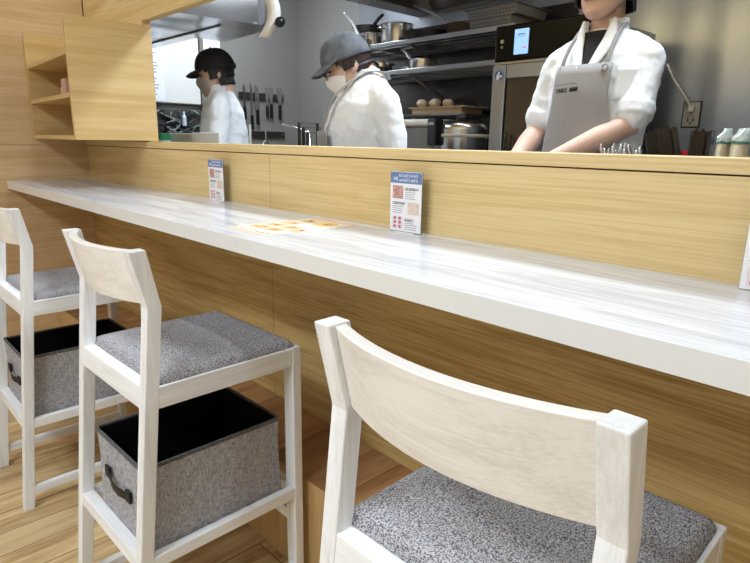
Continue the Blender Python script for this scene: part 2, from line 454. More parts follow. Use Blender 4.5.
def ribbon_(bm, pts, hw):
    A = []
    for x, y, z in pts: A.append([bm.verts.new(p) for p in ((x, y, z-hw), (x, y, z+hw), (x, y+.002, z+hw), (x, y+.002, z-hw))])
    for a, b in zip(A, A[1:]):
        for i in range(4): bm.faces.new((a[i], a[(i+1) % 4], b[(i+1) % 4], b[i]))
    bm.faces.new(A[0]); bm.faces.new(A[-1])
def make_basket(label):
    t = thing('storage_basket', label, 'basket', group='grey baskets under the bar chairs')
    zt = .205; bx_, by = .137, .182; tx, ty = .134, .180
    def ring(hx, hy, z, r=.012):
        pts = []
        for sx, sy, a0 in ((1, 1, 0), (-1, 1, PI/2), (-1, -1, PI), (1, -1, 3*PI/2)):
            for k in range(4):
                a = a0+PI/2*k/3; pts.append((sx*(hx-r)+r*math.cos(a), sy*(hy-r)+r*math.sin(a), z))
        return pts
    bm = B()
    def wall(rs, close_first=False, close_last=False):
        prev = None
        for R_ in rs:
            cur = [bm.verts.new(p) for p in R_]
            if prev:
                for i in range(len(cur)): bm.faces.new((prev[i], prev[(i+1) % len(cur)], cur[(i+1) % len(cur)], cur[i]))
            elif close_first: bm.faces.new(cur)
            prev = cur
        if close_last: bm.faces.new(prev)
    wall([ring(bx_, by, .0), ring(bx_-.002, by-.002, .06), ring((bx_+tx)/2-.003, (by+ty)/2-.003, .13), ring(tx, ty, zt), ring(tx-.004, ty-.004, zt+.001), ring(tx-.004, ty-.004, zt-.006)], close_first=True)
    o = obj('body', bm, M_basket, t); autosmooth(o, 50)
    bm = B(); wall([ring(tx-.0045, ty-.0045, zt-.003), ring(bx_-.006, by-.006, .006)], close_last=True)
    obj('lining', bm, M_black, t)
    bm = B()
    wall([ring(tx+.0012, ty+.0012, zt-.007), ring(tx+.0015, ty+.0015, zt+.001), ring(tx-.004, ty-.004, zt+.0015), ring(tx-.0045, ty-.0045, zt-.006)])
    obj('rim_piping', bm, tweed('piping', (120, 118, 120), (70, 68, 70), 300), t)
    for s in (-1, 1):
        bm = B(); y = s*(by+.003)
        pts = [(-.062, y, .120), (-.045, y+s*.004, .117), (-.015, y+s*.008, .104), (.015, y+s*.008, .102), (.045, y+s*.004, .105), (.062, y, .108)]
        ribbon_(bm, pts, .010)
        for x, z in ((-.058, .119), (.058, .107)): box(bm, x-.011, x+.011, y-.003, y+.003, z-.014, z+.014)
        obj('handle', bm, M_strap, t)
    return t

chairs = [((3.0655, -.6417, 0), .019, 'nearest white bar chair, its curved backrest filling the lower right'),
          ((2.1143, -.653, 0), .0214, 'middle white bar chair with a large grey basket clearly seen under its seat'),
          ((1.2347, -.6658, 0), 0, 'far white bar chair at the left edge, basket half hidden by its neighbour')]
ch0 = None
for loc, rz, lab in chairs:
    if ch0 is None: ch0 = make_chair(lab); ch0.location = loc; ch0.rotation_euler = (0, 0, rz)
    else: dup(ch0, loc, rz, lab)
bk0 = make_basket('rectangular grey linen basket with black lining on the middle chair\'s lower shelf')
def on_shelf(k, lx, ly):
    (x, y, _), t, _l = chairs[k]
    return (x+lx*math.cos(t)-ly*math.sin(t), y+lx*math.sin(t)+ly*math.cos(t), .3035)
bk0.location = on_shelf(1, .022, .155); bk0.rotation_euler = (0, 0, .0214)
dup(bk0, on_shelf(2, .016, .152), 0, 'grey linen basket on the lower shelf of the farthest chair on the left')

# ------------------------------------------------------------------ kitchen fittings
def worktable(label, x0, x1, y0, y1, z, name='worktable', back=0):
    t = thing(name, label, 'table', ((x0+x1)/2, (y0+y1)/2, 0))
    hx, hy = (x1-x0)/2, (y1-y0)/2
    bx('table_top', M_top, -hx, hx, -hy, hy, z-.04, z, t, bevel=.003)
    bx('undershelf', M_top, -hx+.03, hx-.03, -hy+.03, hy-.03, .16, .18, t)
    for sx in (-1, 1):
        for sy in (-1, 1):
            bm = B(); tube(bm, [(sx*(hx-.04), sy*(hy-.04), 0), (sx*(hx-.04), sy*(hy-.04), z-.04)], .019, 12); obj('leg', bm, M_top, t, smooth=True)
    return t
worktable('stainless prep table behind the low wall in front of the bare-armed cook', 2.02, 3.6, .13, .60, .93)
worktable('stainless prep table in front of the cook in the faded grey cap', .80, 1.44, .13, .62, .93)
worktable('narrow stainless prep table in front of the cook in the black cap', -.35, .78, .115, .345, .93)
worktable('long stainless rear counter under the pot shelves', .0, 1.66, 1.42, 2.0, .93, 'rear_counter')

# combi oven: black control head, framed glass door
def oven():
    t = thing('combi_oven', 'tall stainless oven with a black control head and lit blue touch screen', 'oven', (1.972, 1.25, 0))
    hw = .235; d = .62
    bx('body', M_oven, -hw, hw, .03, d, .82, 1.56, t, bevel=.004)
    bx('control_head', flat('black_glass', (5, 5, 6), .12, spec=.2), -hw, hw, .006, .10, 1.562, 1.716, t, bevel=.006)
    bx('head_cover', M_oven, -hw, hw, .101, d, 1.562, 1.712, t, bevel=.004)
    bx('head_seam', M_top, -hw+.002, hw-.002, .012, .03, 1.553, 1.562, t)
    s = bx('touch_screen', emis('screen_blue', (150, 190, 238), 1.1), -.130, -.060, .001, .007, 1.588, 1.692, t)
    bx('screen_text', emis('screen_line', (40, 70, 130), .5), -.113, -.076, -.0005, .001, 1.668, 1.672, s)
    bx('screen_button', emis('screen_red', (225, 90, 120), .9), -.083, -.066, -.0005, .001, 1.612, 1.617, s)
    bx('screen_rule', emis('screen_line2', (90, 120, 170), .7), -.124, -.068, -.0005, .001, 1.66, 1.6615, s)
    bm = B(); lathe(bm, [(0, .004), (.009, .004), (.009, 0)], 16, Matrix.Translation((-.194, .004, 1.648)) @ Matrix.Rotation(PI/2, 4, 'X')); k = obj('dial', bm, M_top, t)
    bm = B(); lathe(bm, [(0, .004), (.006, .004), (.006, 0)], 16, Matrix.Translation((-.194, .004, 1.625)) @ Matrix.Rotation(PI/2, 4, 'X')); obj('power_key', bm, M_top, t)
    bm = B()   # door frame
    for a in ((-hw, -hw+.070, .83, 1.548), (hw-.075, hw, .83, 1.548), (-hw+.075, hw-.075, 1.488, 1.548), (-hw+.075, hw-.075, .83, .90)):
        box(bm, a[0], a[1], 0, .03, a[2], a[3])
    obj('door', bm, M_oven, t, bevel=.003)
    bx('door_glass', flat('oven_glass', (34, 33, 32), .06, coat=.6, spec=.8), -hw+.075, hw-.075, .012, .028, .90, 1.488, t)
    bm = B(); tube(bm, [(hw-.05, -.05, 1.0), (hw-.05, -.05, 1.42)], .014, 12)
    for z in (1.03, 1.39): tube(bm, [(hw-.05, -.05, z), (hw-.05, .0, z)], .009, 8)
    obj('door_handle', bm, M_dark, t)
    bm = B(); Mx = Matrix.Translation((-.200, 0, 1.504)) @ Matrix.Rotation(PI/2, 4, 'X')
    lathe(bm, [(0, .0015), (.027, .0015), (.027, 0)], 28, Mx); st_ = obj('round_sticker', bm, flat('sticker_blue', (40, 88, 160), .4), t)
    bm = B(); lathe(bm, [(.0225, .002), (.0245, .002)], 28, Mx)
    ball(bm, (-.200, -.0016, 1.514), (.006, .0008, .007)); ball(bm, (-.204, -.0016, 1.497), (.010, .0008, .013)); ball(bm, (-.189, -.0016, 1.500), (.008, .0008, .005))
    obj('sticker_mark', bm, M_white, st_)
    # stand below
    bx('stand_top', M_top, -hw, hw, .02, d, .79, .82, t)
    for sx in (-1, 1):
        for y in (.05, d-.05):
            bx('stand_leg', M_top, sx*(hw-.03)-.018, sx*(hw-.03)+.018, y-.018, y+.018, 0, .79, t)
oven()

t = thing('dark_reflection_sheet', 'added dark sheet on the steel wall, its colour the dark reflection behind the pot shelves', 'panel', (.80, KY, .95))
bx('sheet', steel('steel_dark_reflection', (92, 88, 86), .25, wob=.03, wscale=1.2), -.75, .93, -.007, -.001, 0, 1.0, t)  # dark reflection in the plain steel wall, put into an added sheet's colour
bx('edge_trim', M_top, .925, .935, -.009, 0, 0, 1.0, t)
# wire shelves on the rear wall
def wire_shelf(z, label, x0=.12, x1=1.60, yf=1.60, yb=2.010):
    t = thing('pot_shelf', label, 'shelf', ((x0+x1)/2, yb, z), group=None)
    hx = (x1-x0)/2; dy = yf-yb
    bm = B(); box(bm, -hx, hx, dy, dy+.012, -.026, 0); obj('front_rail', bm, M_top, t, bevel=.002)
    bm = B(); box(bm, -hx, hx, -.014, -.002, -.026, 0); obj('back_rail', bm, M_wire, t)
    bm = B()
    n = 48
    for k in range(n+1):
        x = -hx+2*hx*k/n; tube(bm, [(x, dy+.004, -.005), (x, -.004, -.005)], .0035, 6)
    for k in range(5): y = dy*(k+.5)/5; tube(bm, [(-hx, y, -.012), (hx, y, -.012)], .004, 6)
    o = obj('wire_grid', bm, M_wire, t); o['kind'] = 'stuff'
    for sx in (-1, 0, 1):
        bm = B(); tube(bm, [(sx*(hx-.03), dy+.02, -.028), (sx*(hx-.03), -.004, -.17)], .008, 8); obj('bracket', bm, M_wire, t)
    return t
wire_shelf(1.80, 'upper wire wall shelf holding the large pots and pans')
wire_shelf(1.632, 'lower wire wall shelf holding small saucepans')

def pot(name, label, cat, loc, r, h, handle=None, hz=.85, ang=0, mat=None, loops=False, flare=0, group=None, lid=False, thick=.003, hrise=.06, hmat=None):
    mat = mat or M_pot
    t = thing(name, label, cat, loc, ang, group)
    bm = B(); lathe(bm, [(0, 0), (r-.012, 0), (r-.003, .006), (r, .02), (r+flare, h-.004), (r+flare+.005, h), (r+flare+.003, h+.002), (r+flare-thick, h-.002), (r-thick, .02), (r-.012-thick, .006), (0, .005)], 40)
    o = obj('body', bm, mat, t); autosmooth(o, 45)
    if handle:
        bm = B(); z = h*hz; R0 = r+flare
        tube(bm, [(R0-.004, 0, z), (R0+.03, 0, z+hrise*.25), (R0+handle*.5, 0, z+hrise*.8), (R0+handle, 0, z+hrise*1.25)], .01, 12, flatten=(.013, .008))
        hd = obj('handle', bm, hmat or M_handle, t, smooth=True)
        bm = B(); tube(bm, [(R0+handle-.004, 0, z+hrise*1.24), (R0+handle+.012, 0, z+hrise*1.3)], .004, 8); ball(bm, (R0+handle+.014, 0, z+hrise*1.31), .006, 10); obj('hanging_ring', bm, M_pot, hd)
    if loops:
        for s in (-1, 1):
            bm = B(); z = h*.78; R0 = r+flare
            tube(bm, [(s*(R0-.002), -.035, z), (s*(R0+.022), -.03, z+.004), (s*(R0+.03), 0, z+.006), (s*(R0+.022), .03, z+.004), (s*(R0-.002), .035, z)], .0045, 8)
            obj('loop_handle', bm, M_pot, t, smooth=True)
    if lid:
        bm = B(); lathe(bm, [(r+flare+.004, h+.002), (r+flare+.002, h+.006), (r*.5, h+.02), (0, h+.025)], 40); l = obj('lid', bm, M_pot, t, smooth=True)
        bm = B(); lathe(bm, [(.006, h+.024), (.006, h+.036), (.018, h+.042), (.018, h+.05), (0, h+.053)], 20); obj('knob', bm, M_dark, l, smooth=True)
    return t
U, Lw = 1.80, 1.632
pot('stock_pot', 'tall steel pot behind the faded cap on the upper shelf', 'pot', (.27, 1.85, U), .085, .125, loops=True, ang=1.4)
pot('stock_pot', 'tall shiny steel pot with loop handles, second on the upper shelf', 'pot', (.53, 1.84, U), .105, .15, loops=True, ang=1.2)
pot('sauce_pan', 'steel pan standing on the upper shelf with its long handle raised up leftwards', 'pan', (.40, 1.67, U), .045, .05, handle=.24, ang=2.9, hrise=.17)
pot('frying_pan', 'shallow dark frying pan with a stained side on the upper shelf', 'pan', (.84, 1.80, U), .13, .06, flare=.03, mat=M_potdark)
pot('wok_pan', 'brown iron pan with a long steel handle rising to the left, upper shelf', 'pan', (1.13, 1.80, U), .10, .07, handle=.33, ang=3.05, flare=.02, hrise=.15, mat=flat('iron_brown', (92, 74, 62), .45, metal=.7))
pot('frying_pan', 'black-handled frying pan lying tilted over the pots above the faded cap', 'pan', (.27, 1.83, U+.128), .10, .035, handle=.22, ang=-.5, flare=.015, mat=M_potdark, hrise=.02, hmat=M_dark)
# perforated steel trays stacked at the right end of the upper shelf
def tray(loc, w, d, h, label, grp='stacked perforated steel trays'):
    t = thing('perforated_tray', label, 'tray', loc, 0, grp)
    bm = B(); x, y = w/2, d/2
    def rect(a, b, z): return [bm.verts.new(p) for p in ((-a, -b, z), (a, -b, z), (a, b, z), (-a, b, z))]
    q = [rect(x-.012, y-.012, 0), rect(x-.004, y-.004, h), rect(x+.012, y+.012, h), rect(x+.012, y+.012, h+.004), rect(x-.006, y-.006, h+.003), rect(x-.014, y-.014, .003)]
    bm.faces.new(q[0])
    for a, b in zip(q, q[1:]):
        for i in range(4): bm.faces.new((a[i], a[(i+1) % 4], b[(i+1) % 4], b[i]))
    bm.faces.new(q[-1]); obj('body', bm, M_hood2, t)
    bm = B()
    for r_ in range(2):
        for k in range(14):
            cx = -x+.03+(2*x-.06)*k/13; z = h*.3+r_*h*.32
            yy = -y+.012-.008*(z/h)-.0012
            box(bm, cx-.003, cx+.003, yy, yy+.001, z-.003, z+.003)
    obj('perforation', bm, M_dark, t)
    return t
tray((1.405, 1.79, U), .28, .28, .052, 'perforated steel tray, the bottom one of the two stacked beside the oven')
tray((1.42, 1.79, U+.058), .33, .30, .045, 'plain-rimmed steel tray, the upper one of the two stacked beside the oven')
# small pans on the lower shelf
pot('small_saucepan', 'small steel saucepan on the lower shelf, handle rising to the left', 'saucepan', (.80, 1.80, Lw+.001), .085, .075, handle=.17, ang=3.0, hrise=.09)
pot('milk_pan', 'small steel pan at the left of the lower shelf behind the cook', 'saucepan', (.42, 1.80, Lw), .08, .085, loops=True)
pot('butter_pan', 'tiny squat steel pan between two saucepans on the lower shelf', 'saucepan', (.64, 1.84, Lw), .05, .045)
pot('sauté_pan'.replace('é', 'e'), 'black pan with a dark handle at the middle of the lower shelf', 'pan', (.57, 1.68, Lw), .045, .035, handle=.10, ang=2.9, mat=M_dark, hmat=M_dark, hrise=.05)

# rear counter: rice cooker, lidded pot, glass-topped box and egg tray
def rice_cooker():
    t = thing('rice_cooker', 'round steel cooker with a black latch on the rear counter beside the oven', 'rice cooker', (1.305, 1.60, .93), -.35)
    bm = B(); lathe(bm, [(0, 0), (.15, 0), (.165, .02), (.165, .31)], 40); lathe(bm, [(.165, .31), (.165, .345)], 40); o = obj('body', bm, M_pot, t); autosmooth(o)
    bm = B(); lathe(bm, [(.166, .30), (.171, .303), (.171, .316), (.166, .319)], 40); obj('band', bm, M_offwhite, t, smooth=True)
    bm = B(); lathe(bm, [(.165, .345), (.16, .37), (.11, .392), (0, .40)], 40); obj('lid', bm, M_pot, t, smooth=True)
    bm = B(); box(bm, -.046, .046, -.205, -.15, .255, .398); o = obj('latch', bm, M_dark, t, bevel=.008); o.location = (.0, .0, 0); lb = bx('latch_badge', M_handle, -.03, .03, -.2065, -.2045, .365, .380, o, bevel=.001)
    bm = B(); lathe(bm, [(0, .395), (.04, .395), (.035, .425), (0, .43)], 24); obj('steam_vent', bm, M_dark, t, smooth=True)
rice_cooker()
t = thing('clear_box', 'clear lidded container with a white rounded top left of the round cooker', 'container', (1.0, 1.66, .93), 0)
bm = B(); box(bm, -.13, .13, -.12, .12, 0, .36); obj('body', bm, flat('smoky_plastic', (130, 128, 126), .15), t, bevel=.01)
bm = B(); box(bm, -.14, .135, -.13, .13, .36, .405); obj('lid', bm, M_offwhite, t, bevel=.018, bseg=4)
t = thing('black_toaster', 'low black grill box with a steel edge in front of the clear container', 'grill', (.90, 1.465, .93), 0)
bm = B(); box(bm, -.13, .12, -.07, .07, 0, .225); obj('body', bm, M_dark, t, bevel=.01)
bm = B(); box(bm, -.13, .12, -.075, -.068, .19, .20); obj('steel_edge', bm, M_pot, t)
t = thing('wooden_spatula', 'pale wooden spatula handle standing up behind the low wall', 'spatula', (.70, 1.50, .93), 0)
bm = B(); tube(bm, [(-.02, 0, 0), (.045, 0, .22), (.10, -.01, .325)], [.008, .009, .012], 10); obj('handle', bm, flat('pale_wood', (214, 204, 180), .6), t, smooth=True)
bm = B(); tube(bm, [(-.03, 0, .0), (-.02, 0, .01)], .01, 8, flatten=(.025, .004)); obj('blade', bm, flat('pale_wood2', (204, 190, 160), .6), t)
# wall ledge with the egg box
t = thing('small_ledge', 'narrow ledge on the steel wall carrying the brown card box', 'shelf', (.98, 2.01, 1.372))
bx('board', M_wire, -.26, .26, -.32, 0, -.012, 0, t)
for x in (-.2, .2):
    bm = B(); tube(bm, [(x, -.28, -.012), (x, -.005, -.12)], .006, 8); obj('bracket', bm, M_wire, t)
t = thing('card_box', 'brown card tray with a flat rim on the small ledge under the pot shelves', 'box', (.98, 1.84, 1.3725))
M_card = flat('card', (176, 152, 118), .8)
bx('tray', M_card, -.20, .20, -.10, .10, 0, .036, t); bx('rim', M_card, -.22, .23, -.11, .12, .036, .044, t)
e0 = None
for k in range(4):
    p = (.81+k*.056, 1.80+.055*(k % 2), 1.4435)
    if e0 is None:
        bm = B(); ball(bm, (0, 0, 0), (.037, .034, .026), 20); e0 = obj('bread_roll', bm, flat('roll', (226, 206, 184), .7), smooth=True); e0.location = p; tag(e0, 'pale rounded bun in a row on the brown card tray', 'bun', 'buns on the card tray')
    else: d = e0.copy(); C.objects.link(d); d.location = p; d.rotation_euler = (0, 0, k)

# big extraction hood over the cooking line and polished hood over the left side
t = thing('extraction_hood', 'large stainless extraction hood above the pot shelves', 'hood', (2.1, 1.5, 2.02))
bm = B()
box(bm, -1.55, 3.0, -.50, -.485, 0, .55); box(bm, -1.55, -1.535, -.485, .515, 0, .55); box(bm, 2.985, 3.0, -.485, .515, 0, .55)
box(bm, -1.55, 3.0, -.485, .515, .535, .55); box(bm, -1.535, 2.985, .50, .515, 0, .535)
prism(bm, [(-.485, 0), (-.40, .0), (-.40, .012), (-.485, .012)], 'x', -1.535, 2.985); box(bm, -1.535, -1.40, -.40, .50, 0, .012)
obj('canopy', bm, M_hood2, t, bevel=.002)
bm = B(); prism(bm, [(.49, .02), (.49, .53), (.05, .53)], 'x', -1.4, 2.9); obj('filter_bank', bm, M_hood2, t)
Lh = bpy.data.lights.new('hood_lamp', 'AREA'); Lh.shape = 'RECTANGLE'; Lh.size = 2.6; Lh.size_y = .06; Lh.energy = 9; Lh.color = (1, .96, .9)
oh = bpy.data.objects.new('hood_lamp', Lh); C.objects.link(oh); oh.parent = t; oh.location = (.3, -.30, .50)
bx('lamp_tube', emis('tube', (255, 250, 240), 2.0), -1.0, 1.6, -.33, -.27, .505, .53, t)
t = thing('polished_hood', 'polished mirror-like stainless hood hanging over the black-capped cook', 'hood', (.31, .6, 1.738))
bm = B(); prism(bm, [(-1.05, -.48), (-1.05, -.06), (-.05, -.06), (-.03, .11), (.56, .065), (.50, -.48)], 'z', 0, .84)
bmesh.ops.subdivide_edges(bm, edges=bm.edges[:], cuts=6, use_grid_fill=True)
obj('canopy', bm, M_hood, t)
bm = B(); box(bm, -.9, .4, -.16, -.15, -.006, .0); obj('seam', bm, M_top, t)
# curled white strip and black lamp at the hood's end
t = thing('curved_strip', 'curved white plastic strip hanging from the end of the polished hood', 'strip', (.890, .566, 1.695))
bm = B(); n = 20; A_ = []; rv = Vector((.69, .7246, 0))
for k in range(n+1):
    a = -1+2*k/n; z = .115*a+.095; xx = .050*(1-a*a)
    q0 = rv*(xx-.030)+Vector((0, 0, z)); q1 = rv*(xx+.030+.004*(1-a*a))+Vector((0, 0, z))
    A_.append([bm.verts.new(q0), bm.verts.new(q1)])
for a, b in zip(A_, A_[1:]): bm.faces.new((a[0], a[1], b[1], b[0]))
o = obj('strip', bm, M_white, t, smooth=True); md = o.modifiers.new('s', 'SOLIDIFY'); md.thickness = .004
t = thing('clip_lamp', 'small black lamp head beside the curved white strip', 'lamp', (.985, .585, 1.737))
bm = B(); tube(bm, [(-.125, .05, .012), (-.02, .02, .0), (.0, .01, 0), (.025, .0, 0)], [.010, .014, .024, .020], 16); obj('head', bm, M_dark, t, smooth=True)

# left wall: white cabinet, bright door leaf, list sheet, knives
t = thing('wall_cabinet', 'white wall cabinet above the cluttered corner at the far left', 'cabinet', (KX, .91, 1.445))
bx('body', M_offwhite, .001, .03, -.17, .168, 0, .62, t, bevel=.003)
bx('door', flat('cab_white', (226, 224, 218), .4), .03, .048, -.168, .166, .004, .616, t, bevel=.003)
t = thing('white_board', 'bright white upright panel right of the grey strip by the black cap', 'panel', (KX, 1.19, .95))
bx('panel', flat('panel_white', (246, 248, 250), .4), .001, .03, -.072, .075, 0, 1.10, t, bevel=.003); bx('edge_strip', flat('strip_grey', (120, 116, 104), .5), .001, .06, -.108, -.080, -.05, 1.12, t); bx('base_panel', M_kwall, .001, .028, -.10, .07, -.95, -.051, t)
t = thing('list_board', 'white framed list sheet hanging at the very left of the kitchen opening', 'notice', (KX, .735, 1.445))
bx('hanger', M_dark, .001, .06, -.09, -.03, .2, .3, t)
bx('frame', M_white, .06, .08, -.13, .058, 0, .40, t, bevel=.01)
bm = B()
for k in range(16): box(bm, .0795, .0805, -.105, -.105+.07+.05*random.random(), .05+k*.021, .058+k*.021)
obj('text_line', bm, flat('grey_print', (150, 156, 170), .6), t)
# dark equipment with cables in the corner
t = thing('network_box', 'dark shelf of tangled cables and small devices below the white cabinet', 'equipment', (KX, .95, 1.18))
bx('rack', flat('rack', (56, 54, 52), .6), .001, .10, -.30, .12, 0, .22, t, bevel=.004)
for k in range(14):
    random.seed(40+k)
    y0 = -.26+.34*random.random(); pts = [(.11+.03*random.random(), y0+.09*math.sin(j*1.3+k)+.03*j*(random.random()-.5), .20-.038*j+.02*random.random()) for j in range(6)]
    bm = B(); tube(bm, pts, .005+.003*random.random(), 6); obj('cable', bm, (M_dark, M_dark, flat('cable_green', (96, 112, 100), .5), flat('cable_grey', (128, 126, 124), .5))[k % 4], t, smooth=True)
bm = B(); lathe(bm, [(0, 0), (.016, 0), (.016, .06), (.008, .075), (.008, .10), (0, .10)], 16, Matrix.Translation((.14, -.06, .11))); obj('spray_nozzle', bm, flat('pale_blue', (196, 208, 214), .4), t)
bx('table_support', M_top, .001, .12, -.31, .12, -1.18, -.001, t)

def knife_rack(z, y0, y1, label):
    t = thing('knife_rack', label, 'rack', (KX, (y0+y1)/2, z)); h = (y1-y0)/2
    bx('bar', flat('rack_bar', (64, 60, 56), .4, metal=.5), .001, .022, -h, h, -.024, .024, t, bevel=.003)
    for s in (-1, 1): bx('bolt', M_pot, .022, .025, s*(h-.02)-.005, s*(h-.02)+.005, -.005, .005, t)
knife_rack(1.543, 1.42, 1.838, 'magnetic knife rack on the grey wall, the upper one')
knife_rack(1.245, 1.45, 1.845, 'dark tool rack on the grey wall, the lower one')
def knife(y, ztop, blade, hand, w, label, tip=True, off=0):
    t = thing('kitchen_knife' if tip else 'kitchen_spatula', label, 'knife' if tip else 'spatula', (KX+.0235+off, y, ztop-blade-hand), group=None)
    bm = B()
    if tip: pts = [(-w/2, hand), (w/2, hand), (w/2, hand+blade*.62), (w*.28, hand+blade*.85), (-w*.30, hand+blade), (-w/2, hand+blade*.93)]
    else: pts = [(-w*.22, hand), (w*.22, hand), (w*.30, hand+blade*.25), (w/2, hand+blade*.45), (w/2, hand+blade*.94), (w*.3, hand+blade), (-w*.4, hand+blade), (-w/2, hand+blade*.94), (-w/2, hand+blade*.45), (-w*.3, hand+blade*.25)]
    prism(bm, pts, 'x', 0, .003); obj('blade', bm, M_pot, t)
    bm = B(); prism(bm, [(-.010, 0), (.012, 0), (.013, hand*.4), (.010, hand), (-.010, hand), (-.012, hand*.4)], 'x', -.004, .010); obj('handle', bm, M_dark, t, bevel=.002)
knife(1.462, 1.625, .17, .10, .020, 'short thin knife, first on the upper rack next to the cook')
knife(1.525, 1.640, .25, .11, .022, 'long slim pointed knife, second on the upper rack')
knife(1.578, 1.628, .19, .12, .040, 'broad chef knife, third on the upper rack')
knife(1.672, 1.612, .14, .09, .030, 'small rounded spatula, left of the three tools', tip=False)
knife(1.712, 1.615, .13, .11, .040, 'rounded steel spatula, middle one of the three tools', tip=False)
knife(1.795, 1.615, .13, .12, .055, 'wide steel spatula, rightmost on the upper rack', tip=False)
t = thing('hanging_ladle', 'pale long-handled ladle hanging on the lower rack', 'ladle', (KX+.03, 1.50, 1.02))
bm = B(); tube(bm, [(0, 0, 0), (0, 0, .30)], .011, 8); obj('handle', bm, M_offwhite, t)
bm = B(); ball(bm, (.0, 0, -.0), (.02, .035, .03), 14); obj('bowl', bm, M_offwhite, t, smooth=True)
t = thing('hanging_whisk', 'wiry steel whisk hanging from the lower rack beside the pale ladle', 'whisk', (KX+.04, 1.64, 1.06))
for k in range(7):
    a = PI*k/7; bm = B(); tube(bm, [(.006*math.cos(a), .006*math.sin(a), .14), (.016*math.cos(a), .05*math.sin(a+.3), .08), (.0, .0, .0), (-.016*math.cos(a), -.05*math.sin(a+.3), .08), (-.006*math.cos(a), -.006*math.sin(a), .14)], .0022, 6)
    obj('wire', bm, M_pot, t)
bm = B(); tube(bm, [(0, 0, .135), (0, 0, .22)], .01, 10); obj('grip', bm, M_pot, t)

# things standing on the left prep table
t = thing('cutting_board', 'thick white cutting board standing on edge before the black-capped cook', 'cutting board', (.735, .33, .93))
bx('board', M_white, -.42, .0, -.010, .010, 0, .298, t, bevel=.008)
bpy.data.objects['cutting_board'].location = (.77, .31, .93)
bx('second_board', flat('pale_yellow', (250, 250, 244), .5), -.11, .158, -.026, -.0105, 0, .300, t, bevel=.006)
t = thing('soap_bottle', 'rounded clear bottle with a pink top beside the white board', 'bottle', (.285, .215, .93))
bm = B(); lathe(bm, [(0, 0), (.06, 0), (.068, .02), (.068, .26), (.05, .33), (.02, .352), (0, .352)], 28); obj('body', bm, flat('milky_green', (190, 204, 176), .15), t, smooth=True)
bm = B(); lathe(bm, [(0, .352), (.024, .352), (.022, .38), (0, .382)], 20); obj('cap', bm, flat('pink_cap', (226, 110, 120), .4), t)
t = thing('green_cap_bottle', 'short bottle with a green cap standing by the rounded clear bottle', 'bottle', (.43, .245, .93))
bm = B(); lathe(bm, [(0, 0), (.035, 0), (.035, .26), (.0, .262)], 24); obj('body', bm, M_white, t)
bm = B(); lathe(bm, [(0, .262), (.034, .262), (.032, .292), (0, .295)], 24); obj('cap', bm, flat('green_cap', (40, 140, 90), .4), t)
# saucepan leaning with its steel handle to the left, in front of the cook in the faded cap
t = thing('pan_stand', 'dark upright pan rack at the front of the faded-capped cook', 'rack', (1.325, .52, .93))
bm = B()
for k in range(3):
    x = -.03+k*.03; tube(bm, [(x, -.05, 0), (x, -.05, .345-.02*k), (x, .05, .345-.02*k), (x, .05, 0)], .007, 8)
box(bm, -.05, .05, -.06, .06, 0, .006); obj('frame', bm, flat('dark_metal', (66, 64, 62), .4, metal=.7), t)
t = thing('steel_ladle', 'steel handle reaching leftwards from the dark pan rack', 'ladle', (1.30, .52, .93))
bm = B(); tube(bm, [(0, 0, .305), (-.10, .0, .325), (-.215, .01, .343)], .01, 10, flatten=(.010, .006)); obj('handle', bm, M_pot, t, smooth=True)
bm = B(); tube(bm, [(0, 0, .305), (.0, 0, .0)], .008, 10); obj('stem', bm, M_pot, t, smooth=True)

# power outlet and cord on the steel wall
t = thing('power_outlet', 'framed grey wall outlet on the steel wall behind the right cook', 'outlet', (2.36, KY, 1.352))
bm = B(); box(bm, -.042, .042, -.006, 0, -.062, .062); obj('plate_frame', bm, flat('outlet_dark', (70, 64, 60), .4, metal=.6), t, bevel=.003)
bx('plate', flat('outlet_plate', (176, 170, 162), .4), -.036, .036, -.009, -.005, -.056, .056, t, bevel=.002)
for z in (.026, -.026):
    bm = B(); box(bm, -.014, -.009, -.0105, -.008, z-.009, z+.009); box(bm, .009, .014, -.0105, -.008, z-.009, z+.009); box(bm, -.004, .004, -.0105, -.008, z-.018, z-.011); obj('socket', bm, M_dark, t)
t = thing('electric_cable', 'white cord running up leftwards from the wall outlet', 'cord', (2.36, KY, 1.352))
bm = B(); tube(bm, [(0, -.018, .03), (-.03, -.03, .08), (-.10, -.02, .17), (-.14, -.015, .24)], .006, 8); obj('cable', bm, M_offwhite, t, smooth=True)
bm = B(); box(bm, -.012, .012, -.030, -.0095, .012, .040); obj('plug', bm, M_offwhite, t, bevel=.003)

